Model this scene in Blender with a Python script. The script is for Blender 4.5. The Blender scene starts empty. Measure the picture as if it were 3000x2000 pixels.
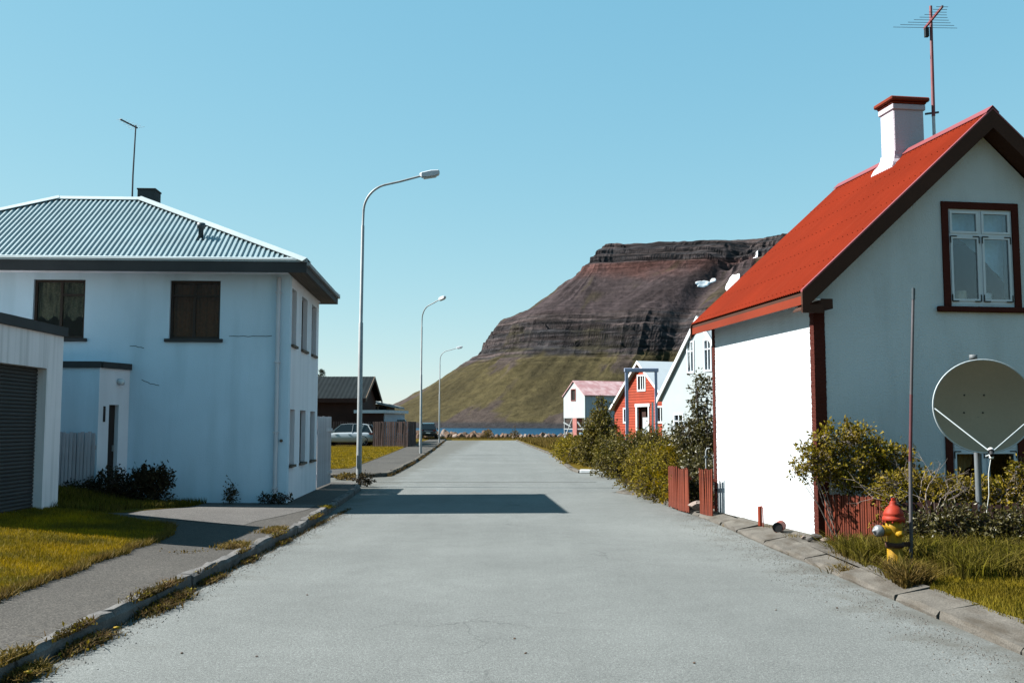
import bpy, bmesh, math, random
import numpy as np
from mathutils import Vector, Matrix
from mathutils.geometry import tessellate_polygon
rad = math.radians
rng = random.Random(7)
nrng = np.random.default_rng(11)
scene = bpy.context.scene
col = scene.collection

# ------------------------------------------------------------------ camera
cd = bpy.data.cameras.new('camera')
cam = bpy.data.objects.new('camera', cd)
col.objects.link(cam)
cam.location = (0, 0, 1.65)
cam.rotation_euler = (rad(94.82), 0, 0)
cd.lens = 35.0
cd.sensor_width = 36
cd.clip_start = 0.1
cd.clip_end = 30000
scene.camera = cam

# ------------------------------------------------------------------ sky and sun
SUN_EL, SUN_AZ = 43.7, -85.5          # azimuth clockwise from +Y
sdir = Vector((math.sin(rad(SUN_AZ)) * math.cos(rad(SUN_EL)), math.cos(rad(SUN_AZ)) * math.cos(rad(SUN_EL)), math.sin(rad(SUN_EL))))
world = bpy.data.worlds.new('World')
scene.world = world
world.use_nodes = True
wn = world.node_tree
bg = wn.nodes['Background']
sky = wn.nodes.new('ShaderNodeTexSky')
sky.sky_type = 'NISHITA'
sky.sun_disc = False
sky.sun_elevation = rad(SUN_EL)
sky.sun_rotation = rad(SUN_AZ)
sky.altitude = 0
sky.air_density = 1.0
sky.dust_density = 0.0
sky.ozone_density = 1.0
# film-like response of the sky colours: one power and gain per channel, the same in every direction
sep = wn.nodes.new('ShaderNodeSeparateColor')
comb = wn.nodes.new('ShaderNodeCombineColor')
wn.links.new(sky.outputs[0], sep.inputs[0])
for k, (pw, gain) in enumerate(((0.72, 0.523), (0.40, 1.143), (0.25, 1.565))):
    p_ = wn.nodes.new('ShaderNodeMath')
    p_.operation = 'POWER'
    p_.inputs[1].default_value = pw
    g_ = wn.nodes.new('ShaderNodeMath')
    g_.operation = 'MULTIPLY'
    g_.inputs[1].default_value = gain
    wn.links.new(sep.outputs[k], p_.inputs[0])
    wn.links.new(p_.outputs[0], g_.inputs[0])
    wn.links.new(g_.outputs[0], comb.inputs[k])
wn.links.new(comb.outputs[0], bg.inputs['Color'])
bg.inputs['Strength'].default_value = 0.1
sl = bpy.data.lights.new('sun', 'SUN')
sl.energy = 5.0
sl.angle = rad(0.5)
sl.color = (1.0, 0.965, 0.90)
sun = bpy.data.objects.new('sun', sl)
col.objects.link(sun)
sun.location = (-60, 5, 60)
sun.rotation_euler = (-sdir).to_track_quat('-Z', 'Y').to_euler()
scene.view_settings.view_transform = 'Standard'
scene.view_settings.look = 'None'
scene.view_settings.gamma = 1
scene.view_settings.use_curve_mapping = False
scene.view_settings.exposure = 1.75
scene.cycles.max_bounces = 6
scene.cycles.diffuse_bounces = 3
scene.cycles.glossy_bounces = 3
scene.cycles.transmission_bounces = 4
scene.cycles.transparent_max_bounces = 6
scene.cycles.caustics_reflective = False
scene.cycles.caustics_refractive = False


# ------------------------------------------------------------------ materials
def N(nt, t, **kw):
    n = nt.nodes.new(t)
    for k, v in kw.items():
        setattr(n, k, v)
    return n


def mat(name, c, rough=0.8, var=0.12, vscale=1.5, fine=0.1, fscale=90, bump=0.15, bscale=120, bdist=0.004, spec=0.25,
        metal=0.0, streak=0.0, streak_col=None, stretch=(6, 6, 0.5), island=0.0, objrand=0.0, speck=None, trans=0.0, coat=0.0, hue_to=None, keep=False):
    c = tuple(x * 0.84 for x in c) if not keep else c
    m = bpy.data.materials.new(name)
    m.use_nodes = True
    nt = m.node_tree
    L = nt.links.new
    b = nt.nodes['Principled BSDF']
    b.inputs['Roughness'].default_value = rough
    b.inputs['Metallic'].default_value = metal
    b.inputs['Specular IOR Level'].default_value = spec
    b.inputs['Coat Weight'].default_value = coat
    tc = N(nt, 'ShaderNodeTexCoord')
    cur = N(nt, 'ShaderNodeRGB').outputs[0]
    cur.default_value = (*c, 1)

    def scale_by(cur, fac, lo, hi):
        mr = N(nt, 'ShaderNodeMapRange')
        L(fac, mr.inputs['Value'])
        mr.inputs['From Min'].default_value = 0.25
        mr.inputs['From Max'].default_value = 0.75
        mr.inputs['To Min'].default_value = lo
        mr.inputs['To Max'].default_value = hi
        vm = N(nt, 'ShaderNodeVectorMath', operation='SCALE')
        L(cur, vm.inputs[0])
        L(mr.outputs[0], vm.inputs['Scale'])
        return vm.outputs[0]
    if hue_to is not None:
        n0 = N(nt, 'ShaderNodeTexNoise')
        n0.inputs['Scale'].default_value = vscale * 1.7
        n0.inputs['Detail'].default_value = 4
        L(tc.outputs['Object'], n0.inputs['Vector'])
        r0 = N(nt, 'ShaderNodeMapRange')
        r0.inputs['From Min'].default_value = 0.4
        r0.inputs['From Max'].default_value = 0.65
        L(n0.outputs[0], r0.inputs['Value'])
        mx = N(nt, 'ShaderNodeMix', data_type='RGBA')
        L(r0.outputs[0], mx.inputs['Factor'])
        L(cur, mx.inputs['A'])
        mx.inputs['B'].default_value = (*hue_to, 1)
        cur = mx.outputs['Result']
    if var:
        n1 = N(nt, 'ShaderNodeTexNoise')
        n1.inputs['Scale'].default_value = vscale
        n1.inputs['Detail'].default_value = 5
        L(tc.outputs['Object'], n1.inputs['Vector'])
        cur = scale_by(cur, n1.outputs[0], 1 - var, 1 + var)
    if fine:
        n2 = N(nt, 'ShaderNodeTexNoise')
        n2.inputs['Scale'].default_value = fscale
        n2.inputs['Detail'].default_value = 2
        L(tc.outputs['Object'], n2.inputs['Vector'])
        cur = scale_by(cur, n2.outputs[0], 1 - fine, 1 + fine)
    if streak:
        mp = N(nt, 'ShaderNodeMapping')
        mp.inputs['Scale'].default_value = stretch
        L(tc.outputs['Object'], mp.inputs['Vector'])
        n3 = N(nt, 'ShaderNodeTexNoise')
        n3.inputs['Scale'].default_value = 1.0
        n3.inputs['Detail'].default_value = 6
        L(mp.outputs[0], n3.inputs['Vector'])
        r3 = N(nt, 'ShaderNodeMapRange')
        r3.inputs['From Min'].default_value = 0.48
        r3.inputs['From Max'].default_value = 0.72
        r3.inputs['To Max'].default_value = streak
        L(n3.outputs[0], r3.inputs['Value'])
        mx = N(nt, 'ShaderNodeMix', data_type='RGBA')
        L(r3.outputs[0], mx.inputs['Factor'])
        L(cur, mx.inputs['A'])
        sc = streak_col or tuple(x * 0.45 for x in c)
        mx.inputs['B'].default_value = (*sc, 1)
        cur = mx.outputs['Result']
    if speck:
        scol, sscale, thr = speck
        v = N(nt, 'ShaderNodeTexVoronoi')
        v.inputs['Scale'].default_value = sscale
        L(tc.outputs['Object'], v.inputs['Vector'])
        vb = N(nt, 'ShaderNodeSeparateColor')
        L(v.outputs['Color'], vb.inputs[0])
        gt = N(nt, 'ShaderNodeMath', operation='GREATER_THAN')
        gt.inputs[1].default_value = thr
        L(vb.outputs[0], gt.inputs[0])
        mx = N(nt, 'ShaderNodeMix', data_type='RGBA')
        L(gt.outputs[0], mx.inputs['Factor'])
        L(cur, mx.inputs['A'])
        mx.inputs['B'].default_value = (*scol, 1)
        cur = mx.outputs['Result']
    if island:
        g = N(nt, 'ShaderNodeNewGeometry')
        mr = N(nt, 'ShaderNodeMapRange')
        mr.inputs['To Min'].default_value = 1 - island
        mr.inputs['To Max'].default_value = 1 + island
        L(g.outputs['Random Per Island'], mr.inputs['Value'])
        vm = N(nt, 'ShaderNodeVectorMath', operation='SCALE')
        L(cur, vm.inputs[0])
        L(mr.outputs[0], vm.inputs['Scale'])
        cur = vm.outputs[0]
    if objrand:
        g = N(nt, 'ShaderNodeObjectInfo')
        mr = N(nt, 'ShaderNodeMapRange')
        mr.inputs['To Min'].default_value = 1 - objrand
        mr.inputs['To Max'].default_value = 1 + objrand
        L(g.outputs['Random'], mr.inputs['Value'])
        vm = N(nt, 'ShaderNodeVectorMath', operation='SCALE')
        L(cur, vm.inputs[0])
        L(mr.outputs[0], vm.inputs['Scale'])
        cur = vm.outputs[0]
    L(cur, b.inputs['Base Color'])
    if bump:
        n4 = N(nt, 'ShaderNodeTexNoise')
        n4.inputs['Scale'].default_value = bscale
        n4.inputs['Detail'].default_value = 3
        L(tc.outputs['Object'], n4.inputs['Vector'])
        bp = N(nt, 'ShaderNodeBump')
        bp.inputs['Strength'].default_value = bump
        bp.inputs['Distance'].default_value = bdist
        L(n4.outputs[0], bp.inputs['Height'])
        L(bp.outputs[0], b.inputs['Normal'])
    if trans:
        tr = N(nt, 'ShaderNodeBsdfTranslucent')
        L(cur, tr.inputs['Color'])
        ms = N(nt, 'ShaderNodeMixShader')
        ms.inputs[0].default_value = trans
        out = nt.nodes['Material Output']
        L(b.outputs[0], ms.inputs[1])
        L(tr.outputs[0], ms.inputs[2])
        L(ms.outputs[0], out.inputs['Surface'])
    return m


def glass_mat(name, tintc, refl=0.25):
    m = bpy.data.materials.new(name)
    m.use_nodes = True
    nt = m.node_tree
    L = nt.links.new
    nt.nodes.remove(nt.nodes['Principled BSDF'])
    tr = N(nt, 'ShaderNodeBsdfTransparent')
    tr.inputs[0].default_value = (*tintc, 1)
    gl = N(nt, 'ShaderNodeBsdfGlossy')
    gl.inputs['Roughness'].default_value = 0.02
    lw = N(nt, 'ShaderNodeLayerWeight')
    lw.inputs[0].default_value = refl
    ms = N(nt, 'ShaderNodeMixShader')
    L(lw.outputs['Fresnel'], ms.inputs[0])
    L(tr.outputs[0], ms.inputs[1])
    L(gl.outputs[0], ms.inputs[2])
    n = N(nt, 'ShaderNodeTexNoise')
    n.inputs['Scale'].default_value = 3
    bp = N(nt, 'ShaderNodeBump')
    bp.inputs['Strength'].default_value = 0.03
    bp.inputs['Distance'].default_value = 0.01
    L(n.outputs[0], bp.inputs['Height'])
    L(bp.outputs[0], gl.inputs['Normal'])
    L(ms.outputs[0], nt.nodes['Material Output'].inputs['Surface'])
    return m


def asphalt_mat(name, c, c2, big=0.12, scale=1.0, edge=True):
    """worn asphalt: aggregate speckle, patches, wheel tracks along Y"""
    m = bpy.data.materials.new(name)
    m.use_nodes = True
    nt = m.node_tree
    L = nt.links.new
    b = nt.nodes['Principled BSDF']
    b.inputs['Roughness'].default_value = 0.9
    b.inputs['Specular IOR Level'].default_value = 0.2
    tc = N(nt, 'ShaderNodeTexCoord')

    def noise(sc, det=3, stretch=None, rough=0.5):
        n = N(nt, 'ShaderNodeTexNoise')
        n.inputs['Scale'].default_value = sc
        n.inputs['Detail'].default_value = det
        n.inputs['Roughness'].default_value = rough
        if stretch:
            mp = N(nt, 'ShaderNodeMapping')
            mp.inputs['Scale'].default_value = stretch
            L(tc.outputs['Object'], mp.inputs['Vector'])
            L(mp.outputs[0], n.inputs['Vector'])
        else:
            L(tc.outputs['Object'], n.inputs['Vector'])
        return n.outputs[0]

    def rng_(v, a, b_, lo, hi):
        r = N(nt, 'ShaderNodeMapRange')
        r.inputs['From Min'].default_value = a
        r.inputs['From Max'].default_value = b_
        r.inputs['To Min'].default_value = lo
        r.inputs['To Max'].default_value = hi
        L(v, r.inputs['Value'])
        return r.outputs[0]

    def mul(a, b_):
        q = N(nt, 'ShaderNodeMath', operation='MULTIPLY')
        L(a, q.inputs[0])
        L(b_, q.inputs[1])
        return q.outputs[0]
    f = rng_(noise(120 * scale, 2, None, 0.8), 0.38, 0.62, 0.60, 1.40)
    f = mul(f, rng_(noise(48 * scale, 2, None, 0.7), 0.38, 0.62, 0.80, 1.20))
    f = mul(f, rng_(noise(18 * scale, 3, None, 0.7), 0.35, 0.65, 0.90, 1.10))
    f = mul(f, rng_(noise(0.35, 5), 0.3, 0.7, 1 - big, 1 + big))
    f = mul(f, rng_(noise(3.0, 5), 0.3, 0.7, 0.94, 1.06))
    f = mul(f, rng_(noise(1.0, 4, (1.6, 0.05, 1)), 0.3, 0.7, 0.95, 1.05))
    if edge:
        # hairline cracks: warped cell borders, only where a mask lets them through
        wn_ = N(nt, 'ShaderNodeTexNoise')
        wn_.inputs['Scale'].default_value = 1.3
        wn_.inputs['Detail'].default_value = 6
        L(tc.outputs['Object'], wn_.inputs['Vector'])
        ad = N(nt, 'ShaderNodeVectorMath', operation='MULTIPLY_ADD')
        L(wn_.outputs['Color'], ad.inputs[0])
        ad.inputs[1].default_value = (1.3, 1.3, 1.3)
        L(tc.outputs['Object'], ad.inputs[2])
        v = N(nt, 'ShaderNodeTexVoronoi', feature='DISTANCE_TO_EDGE')
        v.inputs['Scale'].default_value = 0.33
        L(ad.outputs[0], v.inputs['Vector'])
        cr = rng_(v.outputs['Distance'], 0.0, 0.0045, 0.50, 0.0)
        mk = rng_(noise(0.22, 2), 0.47, 0.60, 0.0, 1.0)
        cm = N(nt, 'ShaderNodeMath', operation='MULTIPLY')
        L(cr, cm.inputs[0])
        L(mk, cm.inputs[1])
        iv = N(nt, 'ShaderNodeMath', operation='SUBTRACT')
        iv.inputs[0].default_value = 1.0
        L(cm.outputs[0], iv.inputs[1])
        f = mul(f, iv.outputs[0])
        # faint dark spots of oil and damp
        f = mul(f, rng_(noise(0.9, 4, (1.0, 0.35, 1), 0.6), 0.62, 0.74, 1.0, 0.86))
    mx = N(nt, 'ShaderNodeMix', data_type='RGBA')
    mx.inputs['A'].default_value = (*c, 1)
    mx.inputs['B'].default_value = (*c2, 1)
    L(rng_(noise(60 * scale, 2), 0.45, 0.6, 0, 1), mx.inputs['Factor'])
    vm = N(nt, 'ShaderNodeVectorMath', operation='SCALE')
    L(mx.outputs['Result'], vm.inputs[0])
    L(f, vm.inputs['Scale'])
    cur = vm.outputs[0]
    if edge:  # grit and soil gathered along the road edges (soft band, broken by noise)
        sx = N(nt, 'ShaderNodeSeparateXYZ')
        L(tc.outputs['Object'], sx.inputs[0])
        ax = N(nt, 'ShaderNodeMath', operation='ABSOLUTE')
        L(sx.outputs[0], ax.inputs[0])
        add = N(nt, 'ShaderNodeMath', operation='ADD')
        L(ax.outputs[0], add.inputs[0])
        L(rng_(noise(1.6, 6, None, 0.65), 0.3, 0.7, -0.75, 0.75), add.inputs[1])
        fe = rng_(add.outputs[0], 3.0, 3.9, 0, 0.65)
        mx2 = N(nt, 'ShaderNodeMix', data_type='RGBA')
        L(fe, mx2.inputs['Factor'])
        L(cur, mx2.inputs['A'])
        mx2.inputs['B'].default_value = (c[0] * 0.62, c[1] * 0.55, c[2] * 0.47, 1)
        cur = mx2.outputs['Result']
    L(cur, b.inputs['Base Color'])
    bp = N(nt, 'ShaderNodeBump')
    bp.inputs['Strength'].default_value = 0.5
    bp.inputs['Distance'].default_value = 0.004
    L(noise(110 * scale, 3, None, 0.7), bp.inputs['Height'])
    L(bp.outputs[0], b.inputs['Normal'])
    return m


M = {}
M['road'] = asphalt_mat('road_asphalt', (0.084, 0.090, 0.088), (0.102, 0.108, 0.105))
M['path'] = asphalt_mat('pavement_asphalt', (0.030, 0.0275, 0.0245), (0.047, 0.043, 0.038), 0.2, 0.8, edge=False)
M['slab'] = asphalt_mat('slab_concrete', (0.058, 0.054, 0.051), (0.07, 0.065, 0.061), 0.15, 0.8, edge=False)
M['kerb'] = mat('kerb_concrete', (0.105, 0.102, 0.10), 0.95, 0.3, 4, 0.3, 60, 0.7, 50, 0.012, 0.15, streak=0.6, streak_col=(0.04, 0.036, 0.03), stretch=(9, 3, 9))
M['kerb_dirt'] = mat('kerb_old_concrete', (0.085, 0.078, 0.068), 0.95, 0.3, 3, 0.3, 70, 0.7, 40, 0.012, 0.15, streak=0.7, streak_col=(0.035, 0.028, 0.02), stretch=(7, 2, 7))
M['soil'] = mat('soil', (0.03, 0.022, 0.014), 0.95, 0.3, 2, 0.4, 50, 0.8, 30, 0.02, 0.1)
M['turf'] = mat('turf_ground', (0.09, 0.057, 0.003), 0.95, 0.3, 1.2, 0.4, 60, 0.8, 60, 0.02, 0.05, hue_to=(0.04, 0.034, 0.006))
M['grass'] = mat('lawn_grass', (0.27, 0.178, 0.003), 0.7, 0.25, 0.9, 0, 0, 0, spec=0.15, island=0.4, trans=0.3, hue_to=(0.085, 0.07, 0.007))
M['grass_green'] = mat('duller_lawn_grass', (0.145, 0.108, 0.006), 0.7, 0.35, 0.9, 0, 0, 0, spec=0.1, island=0.5, trans=0.3, hue_to=(0.10, 0.08, 0.008))
M['grass_dry'] = mat('dry_grass', (0.125, 0.088, 0.015), 0.75, 0.25, 1.2, 0, 0, 0, spec=0.15, island=0.45, trans=0.3, hue_to=(0.08, 0.05, 0.012))
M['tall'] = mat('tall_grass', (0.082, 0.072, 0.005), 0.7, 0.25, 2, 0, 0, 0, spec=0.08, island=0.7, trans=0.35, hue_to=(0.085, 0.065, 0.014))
M['weed'] = mat('weed_leaves', (0.050, 0.037, 0.009), 0.8, 0.3, 3, 0, 0, 0, spec=0.15, island=0.5, trans=0.3, hue_to=(0.075, 0.045, 0.016))
M['leaf'] = mat('shrub_leaves', (0.150, 0.118, 0.006), 0.6, 0.25, 2, 0, 0, 0, spec=0.15, island=0.6, trans=0.35, hue_to=(0.125, 0.088, 0.008))
M['leaf_dark'] = mat('glossy_dark_leaves', (0.058, 0.050, 0.010), 0.45, 0.25, 2, 0, 0, 0, spec=0.4, island=0.5, trans=0.25)
M['leaf_brown'] = mat('dull_hedge_leaves', (0.115, 0.088, 0.009), 0.6, 0.3, 2, 0, 0, 0, spec=0.2, island=0.5, trans=0.3, hue_to=(0.058, 0.052, 0.009))
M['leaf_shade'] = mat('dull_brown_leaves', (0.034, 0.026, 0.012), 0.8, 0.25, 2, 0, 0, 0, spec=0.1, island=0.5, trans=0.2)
M['needle'] = mat('spruce_needles', (0.02, 0.026, 0.012), 0.7, 0.2, 2, 0, 0, 0, spec=0.2, island=0.4)
M['flower'] = mat('yellow_petals', (0.32, 0.21, 0.005), 0.6, 0.1, 2, 0, 0, 0, spec=0.2, trans=0.2)
M['bark'] = mat('bark', (0.05, 0.04, 0.032), 0.9, 0.3, 5, 0.3, 40, 0.5, 30)
M['twig_dead'] = mat('dead_grey_twigs', (0.19, 0.155, 0.135), 0.85, 0.3, 5, 0.3, 40, 0.4, 30)
M['blue_wall'] = mat(name='pale_blue_render', keep=True, c=(0.40, 0.52, 0.61), rough=0.85, var=0.07, vscale=0.8, fine=0.05, fscale=60, bump=0.5, bscale=45, bdist=0.01, spec=0.2, streak=0.5, streak_col=(0.28, 0.38, 0.45), stretch=(2.5, 2.5, 0.35))
M['side_wall'] = mat(name='pale_grey_render', keep=True, c=(0.59, 0.60, 0.64), rough=0.85, var=0.07, vscale=0.8, fine=0.05, fscale=60, bump=0.5, bscale=45, bdist=0.01, spec=0.2, streak=0.4, streak_col=(0.42, 0.44, 0.48), stretch=(2.5, 2.5, 0.35))
M['garage_wall'] = mat(name='garage_painted_concrete', keep=True, c=(0.60, 0.58, 0.60), rough=0.85, var=0.08, vscale=1, fine=0.05, fscale=60, bump=0.4, bscale=40, bdist=0.01, spec=0.2, streak=0.5, streak_col=(0.24, 0.25, 0.26), stretch=(9, 9, 0.3))
M['right_wall'] = mat(name='white_stucco', keep=True, c=(0.41, 0.45, 0.475), rough=0.9, var=0.05, vscale=0.9, fine=0.06, fscale=70, bump=0.8, bscale=40, bdist=0.014, spec=0.15, streak=0.4, streak_col=(0.30, 0.32, 0.33), stretch=(3, 3, 0.5))
M['white_paint'] = mat('white_paint', (0.55, 0.58, 0.60), 0.6, 0.08, 2, 0.06, 60, 0.2, 60, spec=0.3, streak=0.25, stretch=(6, 6, 0.8))
M['frame_white'] = mat('window_white_paint', (0.50, 0.55, 0.60), 0.5, 0.05, 3, 0.05, 60, 0.1, 60, spec=0.4)
M['fascia_dark'] = mat('dark_grey_fascia', (0.035, 0.036, 0.038), 0.7, 0.2, 2, 0.1, 60, 0.2, 50, streak=0.3, stretch=(1, 1, 12))
M['soffit_wood'] = mat('brown_soffit_boards', (0.10, 0.075, 0.055), 0.8, 0.2, 2, 0.1, 60, 0.2, 50)
M['galv'] = mat('galvanised_sheet', (0.20, 0.275, 0.30), 0.5, 0.12, 1.2, 0.05, 40, 0.1, 30, spec=0.5, streak=0.25, streak_col=(0.12, 0.15, 0.16), stretch=(1, 6, 6))
M['galv_cap'] = mat('pale_ridge_flashing', (0.31, 0.37, 0.39), 0.5, 0.12, 2, 0.08, 40, 0.2, 30, spec=0.4)
M['chimney_dark'] = mat('dark_chimney_render', (0.028, 0.036, 0.040), 0.9, 0.2, 3, 0.2, 60, 0.5, 40)
M['pipe_dark'] = mat('dark_zinc_pipe', (0.03, 0.045, 0.055), 0.5, 0.2, 3, 0.1, 40, 0.1, 40, spec=0.4)
M['pipe_pale'] = mat('painted_downpipe', (0.46, 0.48, 0.52), 0.6, 0.1, 2, 0.05, 50, 0.1, 40, streak=0.2)
M['metal_dark'] = mat('weathered_dark_metal', (0.035, 0.035, 0.045), 0.5, 0.2, 3, 0.1, 40, 0.1, 40, spec=0.5)
M['metal_grey'] = mat('galvanised_steel', (0.22, 0.24, 0.25), 0.5, 0.2, 3, 0.1, 40, 0.15, 40, spec=0.5, streak=0.4, streak_col=(0.08, 0.07, 0.065), stretch=(9, 9, 0.7))
M['metal_rust'] = mat('rusting_painted_steel', (0.16, 0.03, 0.035), 0.6, 0.3, 3, 0.1, 40, 0.15, 40, spec=0.4, streak=0.6, streak_col=(0.10, 0.09, 0.10), stretch=(4, 4, 1.5))
M['post_grey'] = mat('dull_galvanised_post', (0.10, 0.115, 0.125), 0.6, 0.2, 3, 0.1, 40, 0.15, 40, spec=0.3, streak=0.4, streak_col=(0.06, 0.06, 0.06), stretch=(9, 9, 1.2))
M['pole_grey'] = mat('dull_pole_steel', (0.075, 0.068, 0.075), 0.6, 0.2, 3, 0.1, 40, 0.15, 40, spec=0.3, streak=0.5, streak_col=(0.04, 0.032, 0.034), stretch=(9, 9, 1.2))
M['pole_rust'] = mat('faded_red_pole_paint', (0.085, 0.028, 0.032), 0.7, 0.3, 3, 0.1, 40, 0.15, 40, spec=0.2, streak=0.6, streak_col=(0.06, 0.05, 0.055), stretch=(6, 6, 1.2))
M['trim_red'] = mat('dark_red_brown_trim', (0.056, 0.013, 0.009), 0.85, 0.2, 2, 0.15, 60, 0.7, 45, 0.012, 0.1)
M['trim_lit'] = mat('rough_red_corner_paint', (0.130, 0.020, 0.010), 0.85, 0.2, 3, 0.2, 60, 0.8, 45, 0.015, 0.2)
M['red_roof'] = mat('red_roof_paint', (0.135, 0.0135, 0.0038), 0.7, 0.16, 0.8, 0.06, 40, 0.12, 30, spec=0.03, streak=0.35, streak_col=(0.135, 0.018, 0.007), stretch=(0.7, 7, 0.7))
M['red_board'] = mat('red_fascia_paint', (0.150, 0.020, 0.006), 0.6, 0.15, 1, 0.06, 40, 0.1, 30, spec=0.15)
M['ridge_pink'] = mat('faded_red_ridge', (0.17, 0.035, 0.040), 0.5, 0.15, 1, 0.06, 40, 0.1, 30, spec=0.35)
M['barge'] = mat('dark_brown_bargeboard', (0.046, 0.020, 0.013), 0.8, 0.2, 2, 0.15, 60, 0.3, 45, 0.006, 0.15)
M['chimney_white'] = mat('white_chimney_render', (0.42, 0.38, 0.43), 0.9, 0.06, 1.5, 0.06, 60, 0.7, 30, 0.015, 0.15, streak=0.3, streak_col=(0.27, 0.23, 0.26), stretch=(3, 3, 0.6))
M['fence_red'] = mat('red_picket_paint', (0.120, 0.021, 0.007), 0.75, 0.3, 2, 0.2, 50, 0.3, 50, streak=0.55, streak_col=(0.055, 0.02, 0.016), stretch=(12, 12, 0.8), objrand=0.25)
M['fence_shaded'] = mat('shaded_red_board_paint', (0.026, 0.008, 0.006), 0.85, 0.3, 2, 0.2, 50, 0.3, 50, streak=0.5, streak_col=(0.025, 0.012, 0.010), stretch=(12, 12, 0.8), objrand=0.35)  # weathered red boards, with the shade of the hedge put into their colour
M['glass_dark'] = glass_mat('window_glass', (0.85, 0.87, 0.85), 0.16)
M['glass_blue'] = glass_mat('window_glass_bright', (0.92, 0.96, 1.0), 0.36)
M['win_frame_dark'] = mat('dark_brown_window_frame', (0.028, 0.017, 0.012), 0.6, 0.2, 2, 0.1, 60, 0.1, 50)
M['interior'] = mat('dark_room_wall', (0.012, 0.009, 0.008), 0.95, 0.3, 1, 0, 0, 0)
M['interior_brown'] = mat('brown_curtain_cloth', (0.15, 0.052, 0.022), 0.95, 0.3, 1, 0.2, 20, 0.2, 20, streak=0.7, streak_col=(0.012, 0.008, 0.006), stretch=(7, 7, 0.6))
M['lace'] = mat('lace_curtain', (0.17, 0.155, 0.11), 0.9, 0.2, 2, 0.5, 30, 0.1, 40, streak=0.8, streak_col=(0.012, 0.01, 0.008), stretch=(14, 14, 3))
M['sheer_blue'] = mat('pale_blue_curtain', (0.45, 0.72, 0.85), 0.9, 0.2, 2, 0.1, 20, 0.2, 20)
M['cloth_tan'] = mat('tan_curtain', (0.35, 0.24, 0.12), 0.9, 0.1, 2, 0.1, 20, 0.2, 20)
M['china'] = mat('white_china', (0.8, 0.8, 0.78), 0.3, 0.05, 2, 0, 0, 0, spec=0.5)
M['china_cream'] = mat('cream_pot', (0.7, 0.6, 0.4), 0.4, 0.05, 2, 0, 0, 0, spec=0.5)
M['door_slat'] = mat('dark_roller_door', (0.036, 0.037, 0.038), 0.65, 0.2, 2, 0.1, 60, 0.1, 50, objrand=0.12)
M['door_dark'] = mat('dark_door', (0.022, 0.016, 0.014), 0.6, 0.2, 2, 0.1, 60, 0.1, 50)
M['plank_white'] = mat('peeling_white_planks', (0.40, 0.39, 0.42), 0.8, 0.15, 2, 0.1, 50, 0.3, 50, streak=0.65, streak_col=(0.15, 0.12, 0.12), stretch=(16, 16, 0.6), objrand=0.12)
M['plank_brown'] = mat('weathered_brown_slats', (0.060, 0.036, 0.032), 0.85, 0.3, 2, 0.2, 50, 0.3, 50, streak=0.5, streak_col=(0.10, 0.085, 0.08), stretch=(9, 9, 0.6), objrand=0.35)
M['roof_dark'] = mat('dark_roof_sheet', (0.010, 0.014, 0.016), 0.9, 0.2, 1, 0.1, 40, 0.1, 40, spec=0.05)
M['wall_brown'] = mat('dark_stained_boards', (0.030, 0.012, 0.009), 0.85, 0.3, 1, 0.2, 40, 0.3, 30)
M['wall_greenwhite'] = mat('pale_boards', (0.32, 0.37, 0.40), 0.8, 0.1, 1, 0.05, 40, 0.2, 30)
M['orange'] = mat('orange_red_boards', (0.235, 0.030, 0.010), 0.7, 0.15, 1.5, 0.1, 40, 0.2, 30, objrand=0.12)
M['pink_roof'] = mat('faded_pink_roof', (0.33, 0.18, 0.185), 0.7, 0.1, 1, 0.1, 20, 0.1, 30, hue_to=(0.37, 0.26, 0.265))
M['white_roof'] = mat('white_roof_sheet', (0.40, 0.44, 0.47), 0.6, 0.05, 1, 0.05, 20, 0.1, 30)
M['pale_wall'] = mat('pale_white_boards', (0.27, 0.31, 0.325), 0.8, 0.06, 1, 0.05, 30, 0.2, 30, objrand=0.04)
M['tin_wall'] = mat('white_tin_wall', (0.31, 0.34, 0.355), 0.7, 0.08, 1, 0.05, 30, 0.2, 30)
M['tin_side'] = mat('grey_tin_side', (0.30, 0.36, 0.42), 0.7, 0.1, 1, 0.05, 30, 0.2, 30)
M['pink_post'] = mat('pink_column_paint', (0.28, 0.11, 0.10), 0.7, 0.15, 1, 0.05, 30, 0.2, 30)
M['lilac'] = mat('lilac_grey_paint', (0.25, 0.29, 0.41), 0.6, 0.1, 1, 0.05, 30, 0.1, 30)
M['blue_drum'] = mat('blue_drum_paint', (0.05, 0.11, 0.17), 0.5, 0.1, 1, 0.05, 30, 0.1, 30)
M['hyd_red'] = mat('hydrant_red_paint', (0.24, 0.022, 0.009), 0.6, 0.25, 9, 0.15, 60, 0.3, 60, spec=0.15, streak=0.4, streak_col=(0.13, 0.02, 0.012), stretch=(30, 30, 9))
M['hyd_yellow'] = mat('hydrant_yellow_paint', (0.26, 0.145, 0.003), 0.6, 0.25, 9, 0.15, 60, 0.3, 60, spec=0.2, streak=0.5, streak_col=(0.10, 0.045, 0.008), stretch=(30, 30, 6))
M['hyd_cap'] = mat('bare_aluminium_cap', (0.17, 0.175, 0.185), 0.45, 0.35, 12, 0.2, 60, 0.4, 50, spec=0.4, metal=0.3)
M['hyd_brown'] = mat('rusty_brown_bracket', (0.045, 0.018, 0.012), 0.8, 0.3, 6, 0.2, 60, 0.4, 40)
M['dish'] = mat('grey_green_dish_paint', (0.27, 0.215, 0.15), 0.8, 0.08, 2, 0.04, 40, 0.05, 40, spec=0.2)
M['dish_rim'] = mat('pale_dish_rim', (0.36, 0.40, 0.42), 0.5, 0.08, 2, 0.04, 40, 0.05, 40, spec=0.3)
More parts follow.
